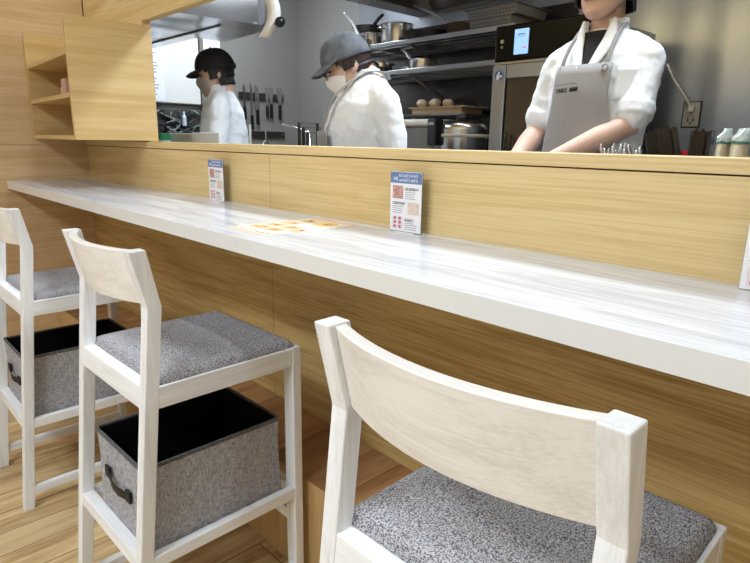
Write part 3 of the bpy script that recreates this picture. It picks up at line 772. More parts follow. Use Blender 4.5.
# ledge on the prep table with cutlery, holders and wrapped sets
LZ = 1.085
t = thing('table_ledge', 'narrow steel ledge just behind the low wall cap, right side', 'shelf', (2.9, .19, .93))
bx('board', M_top, -.62, .62, -.055, .10, LZ-.93-.012, LZ-.93, t)
for x in (-.58, 0, .58): bx('support', M_top, x-.012, x+.012, 0, .03, 0, LZ-.942, t)
s0 = None; random.seed(3)
for k in range(20):
    x = 2.812+.0052*k + .001*random.random(); dz = .095+.028*abs(math.sin(k*1.7))*random.random()+(.012 if 4 < k < 10 else 0)
    if s0 is None:
        s0 = thing('small_spoon', 'steel spoon standing in the front tray between the cook\'s arm and the black holders', 'spoon', (x, .18, LZ), 0, 'spoons and forks standing behind the low wall')
        bm = B(); tube(bm, [(0, 0, 0), (0, .0, .085)], .0016, 6, flatten=(.003, .001)); obj('handle', bm, M_pot, s0)
        bm = B(); ball(bm, (0, 0, .098), (.0045, .002, .013), 10); obj('bowl', bm, flat('bright_steel', (200, 202, 206), .2, metal=.9), s0, smooth=True)
    else:
        d = dup(s0, (x, .165+.03*random.random(), LZ), random.random()*.8)
        d.rotation_euler = ((random.random()-.5)*.2, (random.random()-.5)*.55, random.random())
        d.scale = (1, 1, .93+.18*random.random())
def holder(x, w, h, lean, label, n=9):
    t = thing('chopstick_holder', label, 'holder', (x, .19, LZ)); t.rotation_euler = (0, lean, 0)
    M_db = wood('dark_lacquer'+str(x), (44, 31, 22), (15, 11, 9), 'z', 14, 3, rough=.35)
    bm = B(); box(bm, -w/2, w/2, -.014, -.010, 0, h); box(bm, -w/2, w/2, -.030, -.026, 0, h*.96)
    for s in (-1, 1): box(bm, s*w/2-.003, s*w/2+.003, -.030, -.010, 0, h)
    obj('case', bm, M_db, t, bevel=.001)
    for k in range(n):
        xx = -w/2+.006+(w-.012)*k/(n-1)
        bm = B(); tube(bm, [(xx, -.034, .004), (xx, -.034, h+.004*math.sin(k*2.1))], .0028, 6); obj('chopstick', bm, M_db, t)
holder(2.972, .052, .152, -.28, 'wide black-brown chopstick holder tilting left behind the low wall', 11)
holder(3.006, .030, .146, .02, 'narrow dark chopstick holder standing upright right of the wide one', 6)
t = thing('menu_holder', 'thin black upright card right of the narrow chopstick holder', 'holder', (3.027, .19, LZ)); bx('card', M_dark, -.0025, .0025, -.03, -.012, 0, .146, t)
bx('paper', M_white, -.0055, -.003, -.029, -.014, 0, .142, t)
t = thing('red_cap_bottle', 'tiny red-capped bottle between the two chopstick holders', 'bottle', (2.970, .20, LZ))
bm = B(); lathe(bm, [(0, 0), (.011, 0), (.011, .088), (0, .088)], 16); obj('body', bm, M_dark, t)
bm = B(); lathe(bm, [(0, .088), (.009, .088), (.009, .108), (0, .108)], 16); obj('cap', bm, flat('red_cap', (220, 40, 50), .4), t)
M_wrap = flat('wrapper', (226, 214, 188), .45, noise=.15, nscale=120); M_wtop = flat('wrapper_clear', (206, 214, 212), .2, noise=.2, nscale=200); M_teal = flat('teal', (90, 150, 140), .5)
for k, (x, w) in enumerate(((3.041, .020), (3.069, .028), (3.104, .030), (3.142, .032), (3.18, .030))):
    t = thing('wrapped_towel', ('slim cream towel packet in clear wrap, first right of the black card', 'wider cream towel packet in clear wrap, second right of the black card', 'cream towel packet in clear wrap at the right edge, third in the row', 'cream towel packet in clear wrap, fourth in the row', 'cream towel packet in clear wrap, last in the row')[k], 'towel packet', (x, .19, LZ)); t.rotation_euler = (0, .02, 0)
    bm = B(); rings(bm, [((0, 0, 0), (w*.46, 0, 0), (0, .026, 0)), ((0, 0, .02), (w*.5, 0, 0), (0, .03, 0)), ((0, 0, .118), (w*.48, 0, 0), (0, .029, 0)), ((.001, 0, .136), (w*.40, 0, 0), (0, .024, 0)), ((.002, 0, .140), (w*.15, 0, 0), (0, .012, 0))], 20)
    obj('roll', bm, M_wrap, t, smooth=True)
    bm = B(); rings(bm, [((0, 0, .126), (w*.53, 0, 0), (0, .033, 0)), ((0, 0, .134), (w*.50, 0, 0), (0, .031, 0)), ((.003, 0, .143), (w*.30, 0, 0), (0, .020, 0)), ((.004, 0, .150), (w*.36, 0, 0), (0, .010, 0))], 20)
    for v in bm.verts: v.co += Vector((random.uniform(-1, 1)*.6, random.uniform(-1, 1), random.uniform(-1, 1)))*.002
    obj('wrap_end', bm, M_wtop, t)
    bm = B(); rings(bm, [((0, 0, .122), (w*.51, 0, 0), (0, .031, 0)), ((0, 0, .126), (w*.51, 0, 0), (0, .031, 0))], 20, cap=False); obj('teal_line', bm, M_teal, t)

# ------------------------------------------------------------------ cards and menu on the counter
M_acr = flat('acrylic', (236, 240, 242), .08); M_acr.node_tree.nodes['Principled BSDF'].inputs['Transmission Weight'].default_value = .9
M_paper = flat('card_paper', (244, 241, 240), .35); M_hdr = flat('card_blue', (112, 132, 176), .4); M_grey = flat('card_grey', (176, 174, 180), .6)
M_ph1 = flat('photo_red', (196, 150, 138), .4, noise=.45, nscale=130); M_ph2 = flat('photo_cream', (226, 204, 186), .4, noise=.15, nscale=150)
M_dot = flat('photo_dots', (196, 110, 120), .5); M_ink = flat('ink', (90, 88, 98), .6)
def glyphs(bm, x0, z0, n, s, y, seed):
    """a row of small brush-like characters made of short strokes"""
    rd = random.Random(seed)
    for k in range(n):
        cx = x0+k*s*1.12
        for j in range(4):
            if rd.random() < .5: a = cx+rd.random()*s*.2; zz = z0+s*(.1+.27*j); box(bm, a, a+s*(.5+.3*rd.random()), y-.0004, y, zz, zz+s*.12)
            else: a = cx+s*(.1+.25*j); zz = z0+s*.1*rd.random(); box(bm, a, a+s*.12, y-.0004, y, zz, zz+s*(.6+.25*rd.random()))
def card(label, loc, rz=0):
    t = thing('table_card', label, 'sign', loc, rz, 'upright cards along the back of the counter')
    W, H = .103, .150
    bx('paper', M_paper, 0, W, -.0008, .0008, .003, H, t)
    bx('acrylic_sheet', M_acr, -.0015, W+.0015, .0012, .003, .001, H+.001, t)
    bx('acrylic_foot', flat('foot_clear', (238, 238, 240), .2), .02, W-.02, -.004, .020, 0, .0015, t)
    hd = bx('header', M_hdr, .0, W, -.0013, -.0008, .122, H-.001, t)
    bm = B(); glyphs(bm, .028, .1375, 8, .0072, -.0013, 5); glyphs(bm, .028, .1265, 8, .0072, -.0013, 9); glyphs(bm, .010, .127, 1, .014, -.0013, 2)
    obj('header_writing', bm, M_white, hd)
    bx('photo', M_ph1, .008, .043, -.0012, -.0008, .084, .116, t); bx('photo', M_ph2, .060, .097, -.0012, -.0008, .047, .076, t)
    bx('photo_ground', flat('pinkish', (238, 220, 224), .5), .008, .044, -.0011, -.0008, .008, .040, t)
    bm = B()
    for i in range(2):
        for j in range(3): ball(bm, (.017+.017*i, -.0011, .014+.0105*j), (.005, .0006, .004), 10)
    obj('photo_dots', bm, M_dot, t)
    bm = B(); rd = random.Random(4)
    for x0, z1, n in ((.050, .112, 6), (.008, .076, 6), (.050, .036, 6)):
        for k in range(n):
            wd = .042*(.7+.3*rd.random()); zz = z1-k*.0052
            box(bm, x0, x0+wd, -.0011, -.0008, zz-.0018, zz)
    obj('small_print', bm, M_grey, t)
    bm = B(); glyphs(bm, .050, .106, 8, .0050, -.0013, 12); glyphs(bm, .008, .070, 8, .0050, -.0013, 13); glyphs(bm, .050, .030, 5, .0045, -.0013, 14)
    obj('heading_print', bm, M_ink, t)
    return t
c0 = card('small upright card with a blue header, the middle one, nearest the menu sheet', (2.367, -.034, HC), .02)
for p, rz, lab in (((1.423, -.036, HC), .0, 'small upright card with a blue header, the far one toward the wall shelf'), ((3.163, -.040, HC), .14, 'small upright card cut off by the right edge of the photo')):
    dup(c0, p, rz, lab)
# printed menu sheet lying on the worktop
t = thing('menu_sheet', 'pale orange printed menu sheet lying flat on the white counter', 'menu', (2.16, -.19, HC), 0)
t.rotation_euler = (0, 0, .02)
M_ms = flat('menu_paper', (248, 232, 216), .3, noise=.03, nscale=30); M_mo = flat('menu_orange', (232, 176, 124), .5); M_md = flat('menu_brown', (170, 104, 74), .6); M_my = flat('menu_yellow', (240, 204, 130), .5)
bx('paper', M_ms, -.093, .093, -.145, .145, .0002, .0009, t)
bm = B()
bmesh.ops.create_circle
for (x0, x1, y0, y1) in ((-.085, -.02, -.09, -.05), (-.085, -.02, -.04, .0), (-.085, -.02, .01, .05), (-.01, .05, -.09, -.05), (-.01, .05, -.04, .0), (.055, .09, -.06, -.02), (-.085, .09, .128, .142), (-.088, .09, -.142, -.136)):
    box(bm, x0, x1, y0, y1, .0009, .0011)
obj('orange_block', bm, M_mo, t)
bm = B(); lathe(bm, [(0, .0013), (.034, .0013)], 28, Matrix.Translation((.035, .085, 0))); lathe(bm, [(0, .0013), (.022, .0013)], 28, Matrix.Translation((-.045, .09, 0))); obj('dish_picture', bm, M_my, t)
bm = B(); rd = random.Random(2)
for (cx, cy) in ((-.05, -.07), (-.05, -.02), (-.05, .03), (.02, -.07), (.02, -.02), (.035, .085), (.07, -.04), (-.05, .09)):
    for k in range(3):
        a = cx+rd.uniform(-.012, .008); b = cy+rd.uniform(-.01, .008); box(bm, a, a+.012, b, b+.006, .0014, .0016)
for k in range(7):
    a = -.085+.024*k; box(bm, a, a+.015, -.128, -.122, .0009, .0011)
obj('brown_print', bm, M_md, t)

# ------------------------------------------------------------------ people
M_skin = flat('skin', (218, 180, 162), .5, spec=.35); M_lip = flat('lips', (186, 106, 100), .45)
M_coat = flat('cook_white', (240, 242, 247), .8, spec=.2, bump=.25, bscale=60)
M_apron = flat('apron_grey', (160, 157, 158), .85, spec=.15, bump=.3, bscale=300)
M_tee = flat('tee_black', (22, 20, 24), .85)
M_hair = flat('hair_black', (20, 15, 14), .5, noise=.4, nscale=200, bump=.6, bscale=400); M_hairbr = flat('hair_brown', (44, 24, 20), .5, noise=.4, nscale=200, bump=.6, bscale=400)
M_trous = flat('trousers', (40, 40, 46), .85); M_shoe = flat('shoe', (24, 24, 26), .5)
M_capb = flat('cap_black', (34, 34, 36), .85, noise=.1, nscale=60); M_capg = flat('cap_faded', (92, 96, 104), .9, noise=.4, nscale=22)
M_maskg = flat('mask_grey', (176, 166, 158), .8); M_maskw = flat('mask_white', (240, 235, 232), .8)
M_eye = flat('eye', (30, 20, 18), .3)

HEAD = [(-.122, -.058, .016, .014), (-.114, -.052, .030, .030), (-.098, -.040, .046, .049), (-.075, -.026, .060, .066), (-.045, -.012, .066, .081),
        (-.010, -.002, .070, .091), (.025, .002, .0735, .095), (.055, .004, .072, .094), (.080, .006, .063, .084), (.100, .007, .046, .064), (.112, .008, .024, .034), (.116, .008, .004, .006)]
def prof(tab, z):
    if z <= tab[0][0]: return tab[0][1:]
    for a, b in zip(tab, tab[1:]):
        if z <= b[0]:
            t = (z-a[0])/(b[0]-a[0]); return tuple(a[i]+(b[i]-a[i])*t for i in (1, 2, 3))
    return tab[-1][1:]
def surf(tab, z, th, off=0, ex=1):
    yc, rx, ry = prof(tab, z)
    s, c = math.sin(th), math.cos(th)
    if ex != 1: s = math.copysign(abs(s)**ex, s); c = math.copysign(abs(c)**ex, c)
    return Vector(((rx+off)*s, yc-(ry+off)*c, z))
def patch(bm, fn, nu, nv, M=None, closed=False):
    g = [[bm.verts.new(fn(i/nu, j/nv)) for i in range(nu+(0 if closed else 1))] for j in range(nv+1)]
    n = nu if closed else nu
    for j in range(nv):
        for i in range(n):
            i2 = (i+1) % nu if closed else i+1
            bm.faces.new((g[j][i], g[j][i2], g[j+1][i2], g[j+1][i]))
    if M is not None:
        for row in g:
            for v in row: v.co = M @ v.co
    return g
def solid(o, t, off=0, sub=0):
    md = o.modifiers.new('solid', 'SOLIDIFY'); md.thickness = t; md.offset = off
    if sub: s = o.modifiers.new('sub', 'SUBSURF'); s.levels = sub; s.render_levels = sub
    for p in o.data.polygons: p.use_smooth = True
    return o
def remesh(o, vox, smooth_it=6, disp=None):
    m = o.modifiers.new('remesh', 'REMESH'); m.mode = 'VOXEL'; m.voxel_size = vox; m.use_smooth_shade = True
    s = o.modifiers.new('smooth', 'SMOOTH'); s.factor = .5; s.iterations = smooth_it
    if disp:
        tx = bpy.data.textures.new('folds', 'CLOUDS'); tx.noise_scale = disp[1]; tx.noise_depth = 2
        d = o.modifiers.new('folds', 'DISPLACE'); d.texture = tx; d.strength = disp[0]; d.mid_level = .5; d.texture_coords = 'LOCAL'
    return o
def limb(bm, pts, seg=16):
    """pts: (pos, radius) closed tapered limb with rounded ends"""
    P = [Vector(p) for p, r in pts]; R_ = [r for p, r in pts]
    # resample for roundness
    tube(bm, P, R_, seg)
    for p, r in ((P[0], R_[0]), (P[-1], R_[-1])): ball(bm, p, r*.99, 14)
    for p, r in list(zip(P, R_))[1:-1]: ball(bm, p, r*.995, 14)

def add_head(bm, M):
    n = len(HEAD)
    vs0 = len(bm.verts)
    pr = []
    for z, yc, rx, ry in HEAD: pr.append(((0, yc, z), (rx, 0, 0), (0, ry, 0)))
    tmp = B(); rings(tmp, pr, 32)
    tube(tmp, [(0, -.088, .012), (0, -.100, -.012), (0, -.108, -.032), (0, -.098, -.040)], [.007, .009, .013, .009], 12)
    for s in (-1, 1):
        ball(tmp, (s*.011, -.096, -.036), .008, 10)
        ball(tmp, (s*.074, .012, -.012), (.009, .018, .031), 14)
        ball(tmp, (s*.026, -.084, .020), (.020, .012, .007), 12)      # brow ridge
        ball(tmp, (s*.032, -.066, -.030), (.026, .022, .022), 12)     # cheek
    ball(tmp, (0, -.083, -.100), (.018, .014, .014), 12)              # chin
    ball(tmp, (0, -.088, -.066), (.024, .012, .008), 12)              # lips
    for v in tmp.verts: v.co = M @ v.co
    me = bpy.data.meshes.new('tmp'); tmp.to_mesh(me); tmp.free(); bm.from_mesh(me); bpy.data.meshes.remove(me)

def hand_pts(wr, d, nrm, side, curl=.5, sc=1.0):
    """palm + five fingers from wrist wr along d; nrm = palm normal; side = direction of the thumb"""
    wr, d, nrm, side = Vector(wr), Vector(d).normalized(), Vector(nrm).normalized(), Vector(side).normalized()
    L = []
    L.append(('palm', wr, d, nrm, side))
    fingers = []
    for k, (ln, off) in enumerate(((.072, .030), (.080, .010), (.074, -.010), (.058, -.029))):
        base = wr + d*.085*sc + side*off*sc
        pts = [(wr + d*.04*sc + side*off*.6*sc, .0095), (base, .0088)]
        p = base; a = 0
        for seg_ in (.45, .32, .23):
            a += curl*.75
            v = d*math.cos(a) - nrm*math.sin(a); p = p + v*ln*seg_*sc; pts.append((p, .0085-.001*len(pts)*.4))
        fingers.append(pts)
    tb = wr + d*.02*sc + side*.024*sc
    pts = [(tb, .012), (tb + (d*.6+side*.8)*.030*sc, .0105), (tb + (d*.9+side*.75-nrm*.25)*.052*sc, .0095), (tb + (d*1.3+side*.65-nrm*.5)*.060*sc, .0085)]
    fingers.append(pts)
    return L, fingers
def add_hand(bm, *a, **k):
    (_, wr, d, nrm, side), = hand_pts(*a, **k)[0]; fs = hand_pts(*a, **k)[1]
    rings(bm, [(wr-d*.01, side*.024, nrm*.018), (wr+d*.025, side*.034, nrm*.016), (wr+d*.06, side*.040, nrm*.014), (wr+d*.088, side*.038, nrm*.011)], 16)
    for pts in fs: limb(bm, pts, 10)

def person(label, loc, rz, S):
    """local frame: faces -Y, feet at z=0"""
    t = thing('person', label, 'person', loc, rz)
    TR = S['torso']; nk, hd = Vector(S['neck']), Vector(S['head'])
    HM = Matrix.Translation(hd) @ Euler(S.get('hrot', (0, 0, 0)), 'XYZ').to_matrix().to_4x4() @ Matrix.Scale(S.get('hs', 1), 4)
    bm = B()
    add_head(bm, HM)
    nb = HM @ Vector((0, .026, -.06))
    limb(bm, [(nk, .060), ((nk+nb)/2, .054), (nb, .052)])
    rings(bm, [((0, yc, z), (rx*.90, 0, 0), (0, ry*.88, 0)) for z, yc, rx, ry in TR], 28)
    for s, A in (('R', S['armR']), ('L', S['armL'])):
        sh, el, wr = [Vector(p) for p in A[:3]]
        limb(bm, [(sh, .047), ((sh+el)/2, .044), (el, .038), ((el*2+wr)/3, .040), ((el+wr*2)/3, .032), (wr, .025)])
        add_hand(bm, wr, *A[3])
    hp = TR[0][0]
    for s in (-1, 1):
        limb(bm, [((s*.085, .0, hp), .088), ((s*.09, -.005, hp*.55), .062), ((s*.09, .01, .12), .045), ((s*.09, .0, .075), .042)])
    body = obj('body', bm, M_skin, t); remesh(body, .0045, 4)
    # trousers and shoes
    bm = B()
    rings(bm, [((0, 0, hp-.08), (.15, 0, 0), (0, .11, 0)), ((0, 0, hp+.02), (.165, 0, 0), (0, .125, 0)), ((0, 0, hp+.12), (.15, 0, 0), (0, .115, 0))], 28)
    for s in (-1, 1): limb(bm, [((s*.085, .0, hp), .098), ((s*.09, -.005, hp*.55), .075), ((s*.09, .01, .10), .062)])
    remesh(obj('trousers', bm, M_trous, t), .012, 4, (.012, .08))
    for s in (-1, 1):
        bm = B(); rings(bm, [((s*.09, .04, .05), (.036, 0, 0), (0, 0, .048)), ((s*.09, -.04, .05), (.044, 0, 0), (0, 0, .048)), ((s*.09, -.13, .035), (.046, 0, 0), (0, 0, .034)), ((s*.09, -.19, .025), (.034, 0, 0), (0, 0, .022))], 18); obj('shoe', bm, M_shoe, t, smooth=True)
    # jacket
    bm = B(); cut = S.get('cut', 1.0)
    rings(bm, [((0, yc, z), (rx, 0, 0), (0, ry, 0)) for z, yc, rx, ry in TR], 32)
    tz = TR[-1][0]; ty = TR[-1][1]
    for s, A in ((-1, S['armR']), (1, S['armL'])):
        sh, el, wr = [Vector(p) for p in A[:3]]
        limb(bm, [((s*.045, ty+.012, tz-.036), .042), ((s*.10, (ty+sh.y)/2, (tz-.03+sh.z)/2+.008), .046), (sh, .052)])
        e = el + (wr-el)*S['sleeve']
        d = (e-el).length
        if S['sleeve'] <= 0:
            q = sh.lerp(el, 1+S['sleeve']); limb(bm, [(sh, .052), (sh.lerp(q, .5), .055), (q, .056)])
            v = (q-sh).normalized(); tube(bm, [q-v*.038, q+v*.004], .063, 24)
        else:
            limb(bm, [(sh, .055), ((sh+el)/2, .054), (el, .052), (e, .044)])
            v = (e-el).normalized(); tube(bm, [e-v*.04, e+v*.01], .052, 20)
    remesh(obj('jacket', bm, M_coat, t), .007, 5, (S.get('fold', .011), .042))
    return t, HM

def collar(t, S, open_=False, h=.034):
    TR = S['torso']; tz, ty = TR[-1][0], TR[-1][1]
    bm = B()
    a0 = .55 if open_ else .12
    def fn(u, v):
        th = a0 + (2*PI-2*a0)*u
        lean = .004*v; R_ = .068 if open_ else .059
        return Vector(((R_+lean)*math.sin(th), ty-.002-(R_-.002+lean)*math.cos(th)-(0 if open_ else .012*v), tz-.028+v*h+.016*(1-math.cos(th))/2*(1 if open_ else 1)))
    patch(bm, fn, 30, 4); return solid(obj('collar', bm, M_coat, t), .004)

def apron(t, S, z0, z1, w0, w1, off=.016, logo=False):
    TR = S['torso']; bm = B()
    def fn(u, v):
        z = z0+(z1-z0)*v; w = w0+(w1-w0)*min(1, max(0, (v-.35)/.5))
        yc, rx, ry = prof(TR, z); x = (u*2-1)*w
        q = max(0, 1-(x/(rx+off+.03))**2)
        return Vector((x, yc-(ry+off+.006)*math.sqrt(q)-.004*math.sin(x*60+z*9)*(1-v), z))
    patch(bm, fn, 24, 24); o = solid(obj('apron', bm, M_apron, t), .003)
    return o, fn

def ribbon(t, name, pts, w, mat, wdir=(1, 0, 0), thick=.003):
    bm = B(); P = [Vector(p) for p in pts]
    # smooth path
    Q = []
    for i in range(len(P)-1):
        p0 = P[max(i-1, 0)]; p1 = P[i]; p2 = P[i+1]; p3 = P[min(i+2, len(P)-1)]
        for k in range(5):
            s = k/5; Q.append(.5*((2*p1)+(-p0+p2)*s+(2*p0-5*p1+4*p2-p3)*s*s+(-p0+3*p1-3*p2+p3)*s**3))
    Q.append(P[-1]); wd = Vector(wdir)
    R_ = []
    for i, q in enumerate(Q):
        d = (Q[min(i+1, len(Q)-1)]-Q[max(i-1, 0)]).normalized(); x = (wd - d*wd.dot(d)).normalized()
        R_.append((bm.verts.new(q-x*w/2), bm.verts.new(q+x*w/2)))
    for a, b in zip(R_, R_[1:]): bm.faces.new((a[0], a[1], b[1], b[0]))
    return solid(obj(name, bm, mat, t), thick)

def face_bits(t, HM):
    for s in (-1, 1):
        bm = B(); ball(bm, HM @ Vector((s*.030, -.0885, .004)), (.011, .0065, .0045), 14); obj('eye', bm, M_eye, t, smooth=True)
        bm = B(); tube(bm, [HM @ Vector((s*.014, -.099, .024)), HM @ Vector((s*.030, -.097, .029)), HM @ Vector((s*.046, -.086, .024))], [.0025, .0032, .002], 8); obj('eyebrow', bm, M_hair, t, smooth=True)

def cap_on(t, HM, mat, z0=.028, tilt=.0, brim=.07, knob=True):
    """baseball cap with brim, button and rear strap"""
    def fn(u, v):
        th = 2*PI*u; z = z0 + (.132-z0)*math.sin(v*PI/2)
        k = math.cos(v*PI/2)**.72
        yc, rx, ry = prof(HEAD, min(.055, z)); 
        return Vector(((rx+.014)*math.sin(th)*k, .003-(ry+.016)*math.cos(th)*k, z + .012*(1-v)*(-math.cos(th))*-1*.0 - .016*(1-v)*(1-math.cos(th))/2))
    bm = B(); patch(bm, fn, 40, 12, HM, closed=True); bmesh.ops.remove_doubles(bm, verts=bm.verts, dist=.0005)
    o = solid(obj('cap_crown', bm, mat, t), .004, 1)
    def fb(u, v):
        th = -1.15+2.3*u; yc, rx, ry = prof(HEAD, z0)
        r = 1; base = Vector(((rx+.012)*math.sin(th), .003-(ry+.014)*math.cos(th), z0+.004))
        ext = brim*math.cos(th*.62/1.0)**.6*v if math.cos(th*.62) > 0 else 0
        edge = (1-(th/1.15)**4)
        return base + Vector((math.sin(th)*.25*ext, -ext*edge*1.0, -.020*v*v*edge - .030*(math.sin(th)**2)*v*edge))
    bm = B(); patch(bm, fb, 24, 8, HM); solid(obj('cap_brim', bm, mat, t), .005, 1)
    if knob:
        bm = B(); ball(bm, HM @ Vector((0, .003, .135)), .007, 10); obj('cap_button', bm, mat, t)
    bm = B(); tube(bm, [HM @ Vector((s*.03, .118-abs(s)*.012, z0+.0)) for s in (-1, -.5, 0, .5, 1)], .006, 8, flatten=(.003, .009)); obj('cap_strap', bm, M_dark, t)

def hair_on(t, HM, mat, under_cap=True, side=-.055, fringe=.05, back=-.085):
    def fn(u, v):
        th = .95+ (2*PI-1.9)*u if under_cap else 2*PI*u
        a = abs(((th+PI) % (2*PI))-PI)
        if under_cap: zb = side if 1.2 < a < 1.75 else (back if a >= 1.75 else .01)
        else: zb = fringe if a < .9 else (fringe+(side-fringe)*(a-.9)/.35 if a < 1.25 else (side if a < 1.9 else back))
        zt = .04 if under_cap else .112
        z = zb + (zt-zb)*v
        o = .007 + .006*math.sin(th*23)*(1-v)*.4 + (.010 if not under_cap else 0)
        p = surf(HEAD, z, th, o + (.010 if a > 2 and z < -.02 else 0))
        if z < -.03: yc, rx, ry = prof(HEAD, -.03); p = Vector(((rx+o)*math.sin(th), yc-(ry+o)*math.cos(th), z))
        if not under_cap and v > .96: p.z += .010
        return p
    bm = B(); patch(bm, fn, 72, 16, HM, closed=not under_cap)
    if not under_cap:
        ball(bm, HM @ Vector((0, .006, .100)), (.06, .075, .026), 24)
    return solid(obj('hair', bm, mat, t), .010)

def mask_on(t, HM, mat):
    def fn(u, v):
        th = -1.25+2.5*u; a = abs(th)
        zt = -.006-.030*(a/1.25)**1.5; zb = -.130+.055*(a/1.25)**1.3
        z = zb+(zt-zb)*v
        b = .010+.020*math.exp(-(th/.35)**2)*math.exp(-((z+.035)/.035)**2)
        yc, rx, ry = prof(HEAD, max(z, -.100)); 
        if z < -.10: yc += (-.10-z)*.6
        return Vector(((rx+b*.6)*math.sin(th), yc-(ry+b)*math.cos(th), z))
    bm = B(); patch(bm, fn, 28, 14, HM); o = solid(obj('face_mask', bm, mat, t), .003)
    for s in (-1, 1):
        bm = B(); tube(bm, [HM @ (surf(HEAD, -.036, s*1.2, .008)), HM @ Vector((s*.077, -.012, .012)), HM @ Vector((s*.080, .022, .020)), HM @ Vector((s*.076, .030, -.02)), HM @ Vector((s*.066, -.006, -.062)), HM @ surf(HEAD, -.072, s*1.1, .008)], .0022, 6)
        obj('ear_loop', bm, mat, o)
    return o

# --- cook on the right: bare forearms, open collar, grey apron (head cut by the photo's top edge)
S3 = dict(torso=[(.92, 0, .165, .125), (1.08, 0, .160, .122), (1.24, 0, .170, .126), (1.37, 0, .180, .126), (1.455, .004, .178, .114), (1.515, .010, .140, .090), (1.555, .014, .094, .070), (1.585, .016, .068, .060)],
          neck=(0, .018, 1.56), head=(0, -.016, 1.742), hrot=(.08, 0, 0), hs=1.06, sleeve=-.10,
          armR=((-.178, .012, 1.480), (-.226, .0, 1.262), (-.205, -.235, 1.09), ((.25, -.9, -.35), (0, -.2, 1), (1, .3, 0))),
          armL=((.158, .012, 1.482), (.160, -.065, 1.272), (-.045, -.275, 1.130), ((-.75, -.6, -.45), (0, -.2, 1), (.5, -.8, 0))))
p3, H3 = person('person in white cook\'s jacket with open collar, black shirt and grey apron, forearms bare', (2.405, .95, 0), -.02, S3)
face_bits(p3, H3); hair_on(p3, H3, M_hair, under_cap=False, side=-.075, fringe=.055, back=-.10)
bm = B(); tube(bm, [H3 @ Vector((-.024, -.093, -.067)), H3 @ Vector((0, -.1005, -.064)), H3 @ Vector((.024, -.093, -.067))], [.002, .0055, .002], 10); obj('lips', bm, M_lip, p3, smooth=True)
collar_ = collar(p3, S3, open_=True, h=.052)
T3 = S3['torso']
def front(x, z, off): yc, rx, ry = prof(T3, z); return Vector((x, yc-(ry+off)*math.sqrt(max(0, 1-(x/(rx+off))**2)), z))
# black shirt in the V of the jacket
bm = B()
def fv(u, v):
    z = 1.445+.130*v; w = .003+.044*v**.9; x = (u*2-1)*w+.006*(1-v)
    yc, rx, ry = prof(T3, z)
    return Vector((x, yc-(ry+.008)*math.sqrt(max(0, 1-(x/(rx+.008))**2))+.004, z))
patch(bm, fv, 10, 14); solid(obj('black_shirt', bm, M_tee, p3), .006)
bm = B(); tube(bm, [(.056*math.sin(a), .014-.056*math.cos(a), 1.572-.006*math.cos(a)) for a in [2*PI*k/24 for k in range(25)]], .007, 8); obj('shirt_neckband', bm, M_tee, p3, smooth=True)
# lapels: two folded bands beside the V
for s in (-1, 1):
    bm = B()
    def fl_(u, v, s=s):
        z = 1.432+.180*v; xi = .004+.045*v**.9+.006*(1-v)*s; w = .010+.030*math.sin(PI*min(1, v*.9+.1))
        x = s*(xi+u*w)
        yc, rx, ry = prof(T3, min(z, 1.545)); y = yc-(ry+.012+.006*math.sin(PI*u))*math.sqrt(max(0, 1-(x/(rx+.014))**2))
        if z > 1.545: y += (z-1.545)*.35
        return Vector((x, y, z))
    patch(bm, fl_, 6, 16); solid(obj('lapel', bm, M_coat, p3), .005)
ap, fn3 = apron(p3, S3, .72, 1.462, .175, .100, .014)
for s in (-1, 1):
    ribbon(p3, 'apron_strap', [front(s*.080, 1.450, .020), front(s*.080, 1.490, .024), Vector((s*.076, -.062, 1.55)), Vector((s*.070, .0, 1.600)), Vector((s*.050, .075, 1.575)), Vector((0, .100, 1.545))], .013, M_apron, (1, .3, 0))
bm = B(); tube(bm, [fn3(.90, .985)+Vector((.010*math.cos(a), -.006, .010*math.sin(a)-.004)) for a in [2*PI*k/12 for k in range(13)]], .0022, 6); obj('strap_ring', bm, M_apron, p3)
# pocket stitching and the printed word
def text(name, body, size, mat, parent, loc, rot, ext=.0004, shear=0):
    cu = bpy.data.curves.new(name, 'FONT'); cu.body = body; cu.size = size; cu.extrude = ext; cu.shear = shear
    cu.materials.append(mat); o = bpy.data.objects.new(name, cu); C.objects.link(o); o.parent = parent; o.location = loc; o.rotation_euler = rot; return o
def on_apron(x, z, off=.005):
    u = .5+x/.20; v = (z-.72)/(1.462-.72); p = fn3(u, v); return p+Vector((0, -off, 0))
cu = bpy.data.curves.new('w', 'FONT'); cu.body = 'TABLE'; cu.size = .021; cu.resolution_u = 3; cu.offset = .0005
tmp_ = bpy.data.objects.new('w', cu); C.objects.link(tmp_); bpy.context.view_layer.update()
me_ = bpy.data.meshes.new_from_object(tmp_.evaluated_get(bpy.context.evaluated_depsgraph_get())); bpy.data.objects.remove(tmp_)
me_.materials.clear(); me_.materials.append(M_tee); me_.name = 'printed_word'
for v in me_.vertices: v.co = on_apron(-.084+v.co.x*.78, 1.372+v.co.y*.9+v.co.x*.06)
o = bpy.data.objects.new('printed_word', me_); C.objects.link(o); o.parent = ap; solid(o, .0008)
for p in me_.polygons: p.use_smooth = False
bm = B(); patch(bm, lambda u, v: on_apron(-.028+.030*u, 1.3745+.014*v+.0018*u), 6, 2); solid(obj('printed_tab', bm, M_tee, ap), .0008)
bm = B(); patch(bm, lambda u, v: on_apron(-.092+.085*u, 1.397+.0012*v+.005*u), 10, 1); solid(obj('printed_line', bm, M_tee, ap), .0006)
# chest pocket seen beside the bib
bm = B(); patch(bm, lambda u, v: front(.108+.052*u, 1.345+.105*v, .006), 8, 8); solid(obj('chest_pocket', bm, M_coat, p3), .003)

